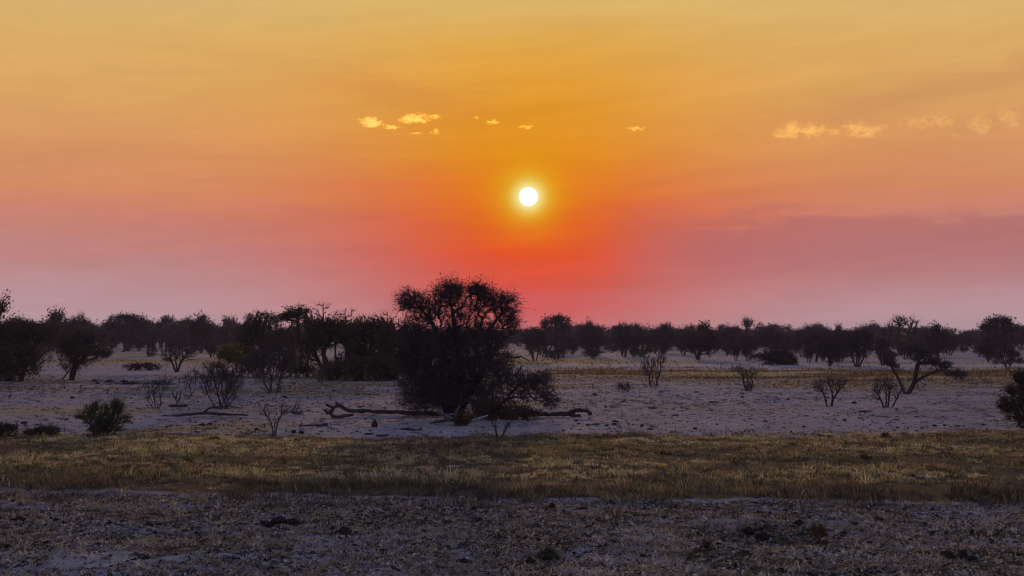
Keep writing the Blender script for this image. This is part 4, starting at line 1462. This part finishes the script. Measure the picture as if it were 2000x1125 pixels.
def chips(name, x, y, smin, smax, label, cols, wts):
    n = len(x)
    z = gz(x, y)
    s = gr.uniform(smin, smax, n) * (gr.random(n) ** 1.5 * .8 + .4)
    base_v = np.array([(1, 0, 0), (-.1, .9, 0), (-.9, .1, 0), (0, -1, 0), (.1, .1, .75)])
    v = base_v[None] + gr.standard_normal((n, 5, 3)) * .22
    a = gr.random(n) * 6.28
    ca, sa = np.cos(a)[:, None], np.sin(a)[:, None]
    vx = v[..., 0] * 1.3
    vy = v[..., 1]
    V = np.stack([vx * ca - vy * sa, vx * sa + vy * ca, v[..., 2] * .7 - .1], -1) * s[:, None, None] + np.stack([x, y, z], 1)[:, None]
    k = (np.arange(n) * 5)[:, None]
    t = np.concatenate([k + np.array([[i, (i + 1) % 4, 4]]) for i in range(4)])
    c = np.repeat(palette(gr, n, cols, wts), 5, 0)
    link(name, mk_mesh(name, V.reshape(-1, 3), None, t, M_LITTER, c), kind='stuff', label=label, category='debris')


x, y = area(30000, 13.0, 24)
kp = (y < front_edge(x) - .1) & (gr.random(len(x)) < np.clip(3 * (fbm(x * .9, y * .9, 121, 3) - .33), .1, 1))
chips('crumbled_clods', x[kp], y[kp], .018, .075, 'crumbled dark clods and crumbs of soil between the dry stubble', [(.035, .028, .026), (.09, .07, .065), (.20, .17, .17)], [4, 3, 2])
x, y = area(42000, 37.5, 95)
kp = gr.random(len(x)) < np.clip(3 * (fbm(x * .25, y * .35, 125, 3) - .34), .08, 1)
chips('pan_debris', x[kp], y[kp], .025, .075, 'fine dark debris sprinkled on the grey pan', [(.04, .032, .03), (.10, .08, .08), (.40, .37, .38)], [4, 3, 1.2])

# small leafy tufts in front
for px, py, wp, hp, lab, mt in ((1070, 1088, 26, 16, 'short green tuft growing between dark clods low in the picture', M_GREEN), (1600, 1052, 30, 26, 'reddish dry tuft beside the shallow hollow', M_RUST),
                                (1380, 1080, 14, 16, 'thin dry tuft standing before the shallow hollow', M_LEAF), (1690, 905, 28, 18, 'dark mound of bushy grass within the grass belt', M_LEAF),
                                (998, 905, 26, 9, 'low dark cushion plant in the middle of the grass belt', M_LEAF), (420, 862, 26, 9, 'dark brown cushion plant at the back of the grass belt', M_RUST),
                                (1730, 855, 22, 10, 'dark low shrublet at the back rim of the grass belt', M_LEAF)):
    plant('grass_tuft', lab, 'tuft', (px, py), [(px, py - hp * .5, wp * .5, hp * .5, 40)], nroots=6, spread=.06, rbase=.006, tip=.003, bf=.4, seg=.08, height0=.04,
          twigs=(4, .03, .12), twig_r=.003, leaves=900, leaf=.014, leaf_mat=mt)

# ------------------------------------------------------------------ sun disc and clouds
DS = 9000.0
m, b, out = mat_base('sun_glow')
e = b.n('ShaderNodeEmission')
e.inputs[0].default_value = (1, .97, .86, 1)
e.inputs[1].default_value = 2.2
b.l(e.outputs[0], out.inputs[0])
import bmesh
bm = bmesh.new()
bmesh.ops.create_uvsphere(bm, u_segments=48, v_segments=24, radius=18.0 / F * DS)
sme = bpy.data.meshes.new('sun')
bm.to_mesh(sme)
bm.free()
sme.materials.append(m)
so = link('sun', sme, label='white hot setting sun disc glowing in the orange sky', category='sun')
so.location = Vector(tuple(sd * DS)) + Vector((0, 0, CAM_H))

def vapour(name, dens, scale, cutoff):
    m, b, out = mat_base(name)
    t = b.n('ShaderNodeTexCoord')
    g = b.n('ShaderNodeNewGeometry')
    ln = b.n('ShaderNodeVectorMath', operation='LENGTH')
    b.l(t.outputs['Object'], ln.inputs[0])
    sp = b.n('ShaderNodeSeparateXYZ')
    b.l(t.outputs['Object'], sp.inputs[0])
    r2 = b.m('MULTIPLY', ln.outputs['Value'], ln.outputs['Value'])
    f = b.noise(b.mapping(g.outputs['Position'], (1, 1, 1.7)), scale, 6, .62, .5)
    big = b.noise(b.mapping(g.outputs['Position'], (1, 1, 1.4)), scale * .35, 2, .5)
    v = b.m('ADD', b.m('MULTIPLY', f, 2.0), b.m('MULTIPLY', big, 1.0))
    v = b.m('SUBTRACT', v, b.m('MULTIPLY_ADD', r2, .55, cutoff))
    base = b.m('DIVIDE', b.m('ADD', sp.outputs[2], .75), .35, clamp=True)
    v = b.m('MULTIPLY', b.m('MULTIPLY', v, 5.0, clamp=True), base)
    vs = b.n('ShaderNodeVolumeScatter')
    vs.inputs['Color'].default_value = (1, .93, .2, 1)
    vs.inputs['Anisotropy'].default_value = .74
    b.l(b.m('MULTIPLY', v, dens), vs.inputs['Density'])
    b.l(vs.outputs[0], out.inputs['Volume'])
    m.cycles.volume_step_rate = .6
    return m


M_CLOUD = vapour('cloud_vapour', .023, .055, 1.30)
M_CLOUDTHIN = vapour('thin_cloud_vapour', .0058, .030, 1.34)
CD = 5200.0


def cloud(label, x0, x1, y0, y1, lobes, seed, group='small clouds in a broken row'):
    cx, cy = (x0 + x1) / 2, (y0 + y1) / 2
    mm = CD / F
    grow = 1.5
    ww, hh = (x1 - x0) * mm * grow, (y1 - y0) * mm * grow * 1.1
    bm = bmesh.new()
    bmesh.ops.create_icosphere(bm, subdivisions=3, radius=1.0)
    me = bpy.data.meshes.new('cloud')
    bm.to_mesh(me)
    bm.free()
    me.materials.append(M_CLOUDTHIN if x0 > 1400 else M_CLOUD)
    o = link('cloud', me, label=label, category='cloud', group=group)
    o.location = depth_at(cx, cy, CD)
    o.scale = (ww / 2, max(hh, ww * .45) / 2, hh / 2)
    return o


cloud('flat based golden cloud starting the row, widest of the yellow cluster', 700, 752, 231, 249, 6, 1)
cloud('thin trailing wisp under the first golden cloud', 746, 782, 245, 252, 5, 2)
cloud('plump golden cloud with bumpy top in the yellow cluster', 787, 838, 222, 242, 6, 3)
cloud('small ragged golden cloud beside the plump one', 840, 863, 224, 233, 4, 4)
cloud('hair thin golden wisp below the plump cloud', 800, 824, 258, 262, 4, 5)
cloud('ragged little cloud at the lower end of the yellow cluster', 836, 860, 253, 263, 4, 6)
cloud('tiny cloud speck between the cluster and the bright puff', 926, 936, 227, 233, 3, 7)
cloud('bright compact yellow puff near above the sun', 952, 975, 233, 245, 4, 8)
cloud('two humped bright wisp straight above the sun', 1012, 1038, 245, 252, 4, 9)
cloud('lone thin arched wisp far past the sun', 1226, 1260, 247, 256, 5, 10)
cloud('long curling cloud heading the far row of soft clouds', 1510, 1612, 240, 271, 9, 11)
cloud('wavy flat cloud second in the far row', 1636, 1748, 244, 270, 9, 12)
cloud('ring like cloud with dark heart in the far row', 1768, 1856, 222, 252, 8, 13)
cloud('faint low scrap of cloud beneath the ring like cloud', 1845, 1880, 258, 270, 4, 14)
cloud('upright soft tuft of cloud in the far row', 1890, 1936, 225, 264, 5, 15)
cloud('last ragged cloud of the far row at the picture edge', 1948, 2010, 217, 256, 6, 16)

# ------------------------------------------------------------------ dusty air
m, b, out = mat_base('dusty_air')
pv = b.n('ShaderNodeVolumePrincipled')
pv.inputs['Color'].default_value = (.78, .78, 1.0, 1)
pv.inputs['Density'].default_value = HAZE
pv.inputs['Anisotropy'].default_value = .2
b.l(pv.outputs[0], out.inputs['Volume'])
bm = bmesh.new()
bmesh.ops.create_cube(bm, size=1.0, matrix=Matrix.Translation((0, 300, 5.0)) @ Matrix.Diagonal((17000, 16000, 12.6, 1)))
hm = bpy.data.meshes.new('haze')
bm.to_mesh(hm)
bm.free()
hm.materials.append(m)
link('haze', hm, kind='stuff', label='thin dusty evening air over the plain', category='haze')
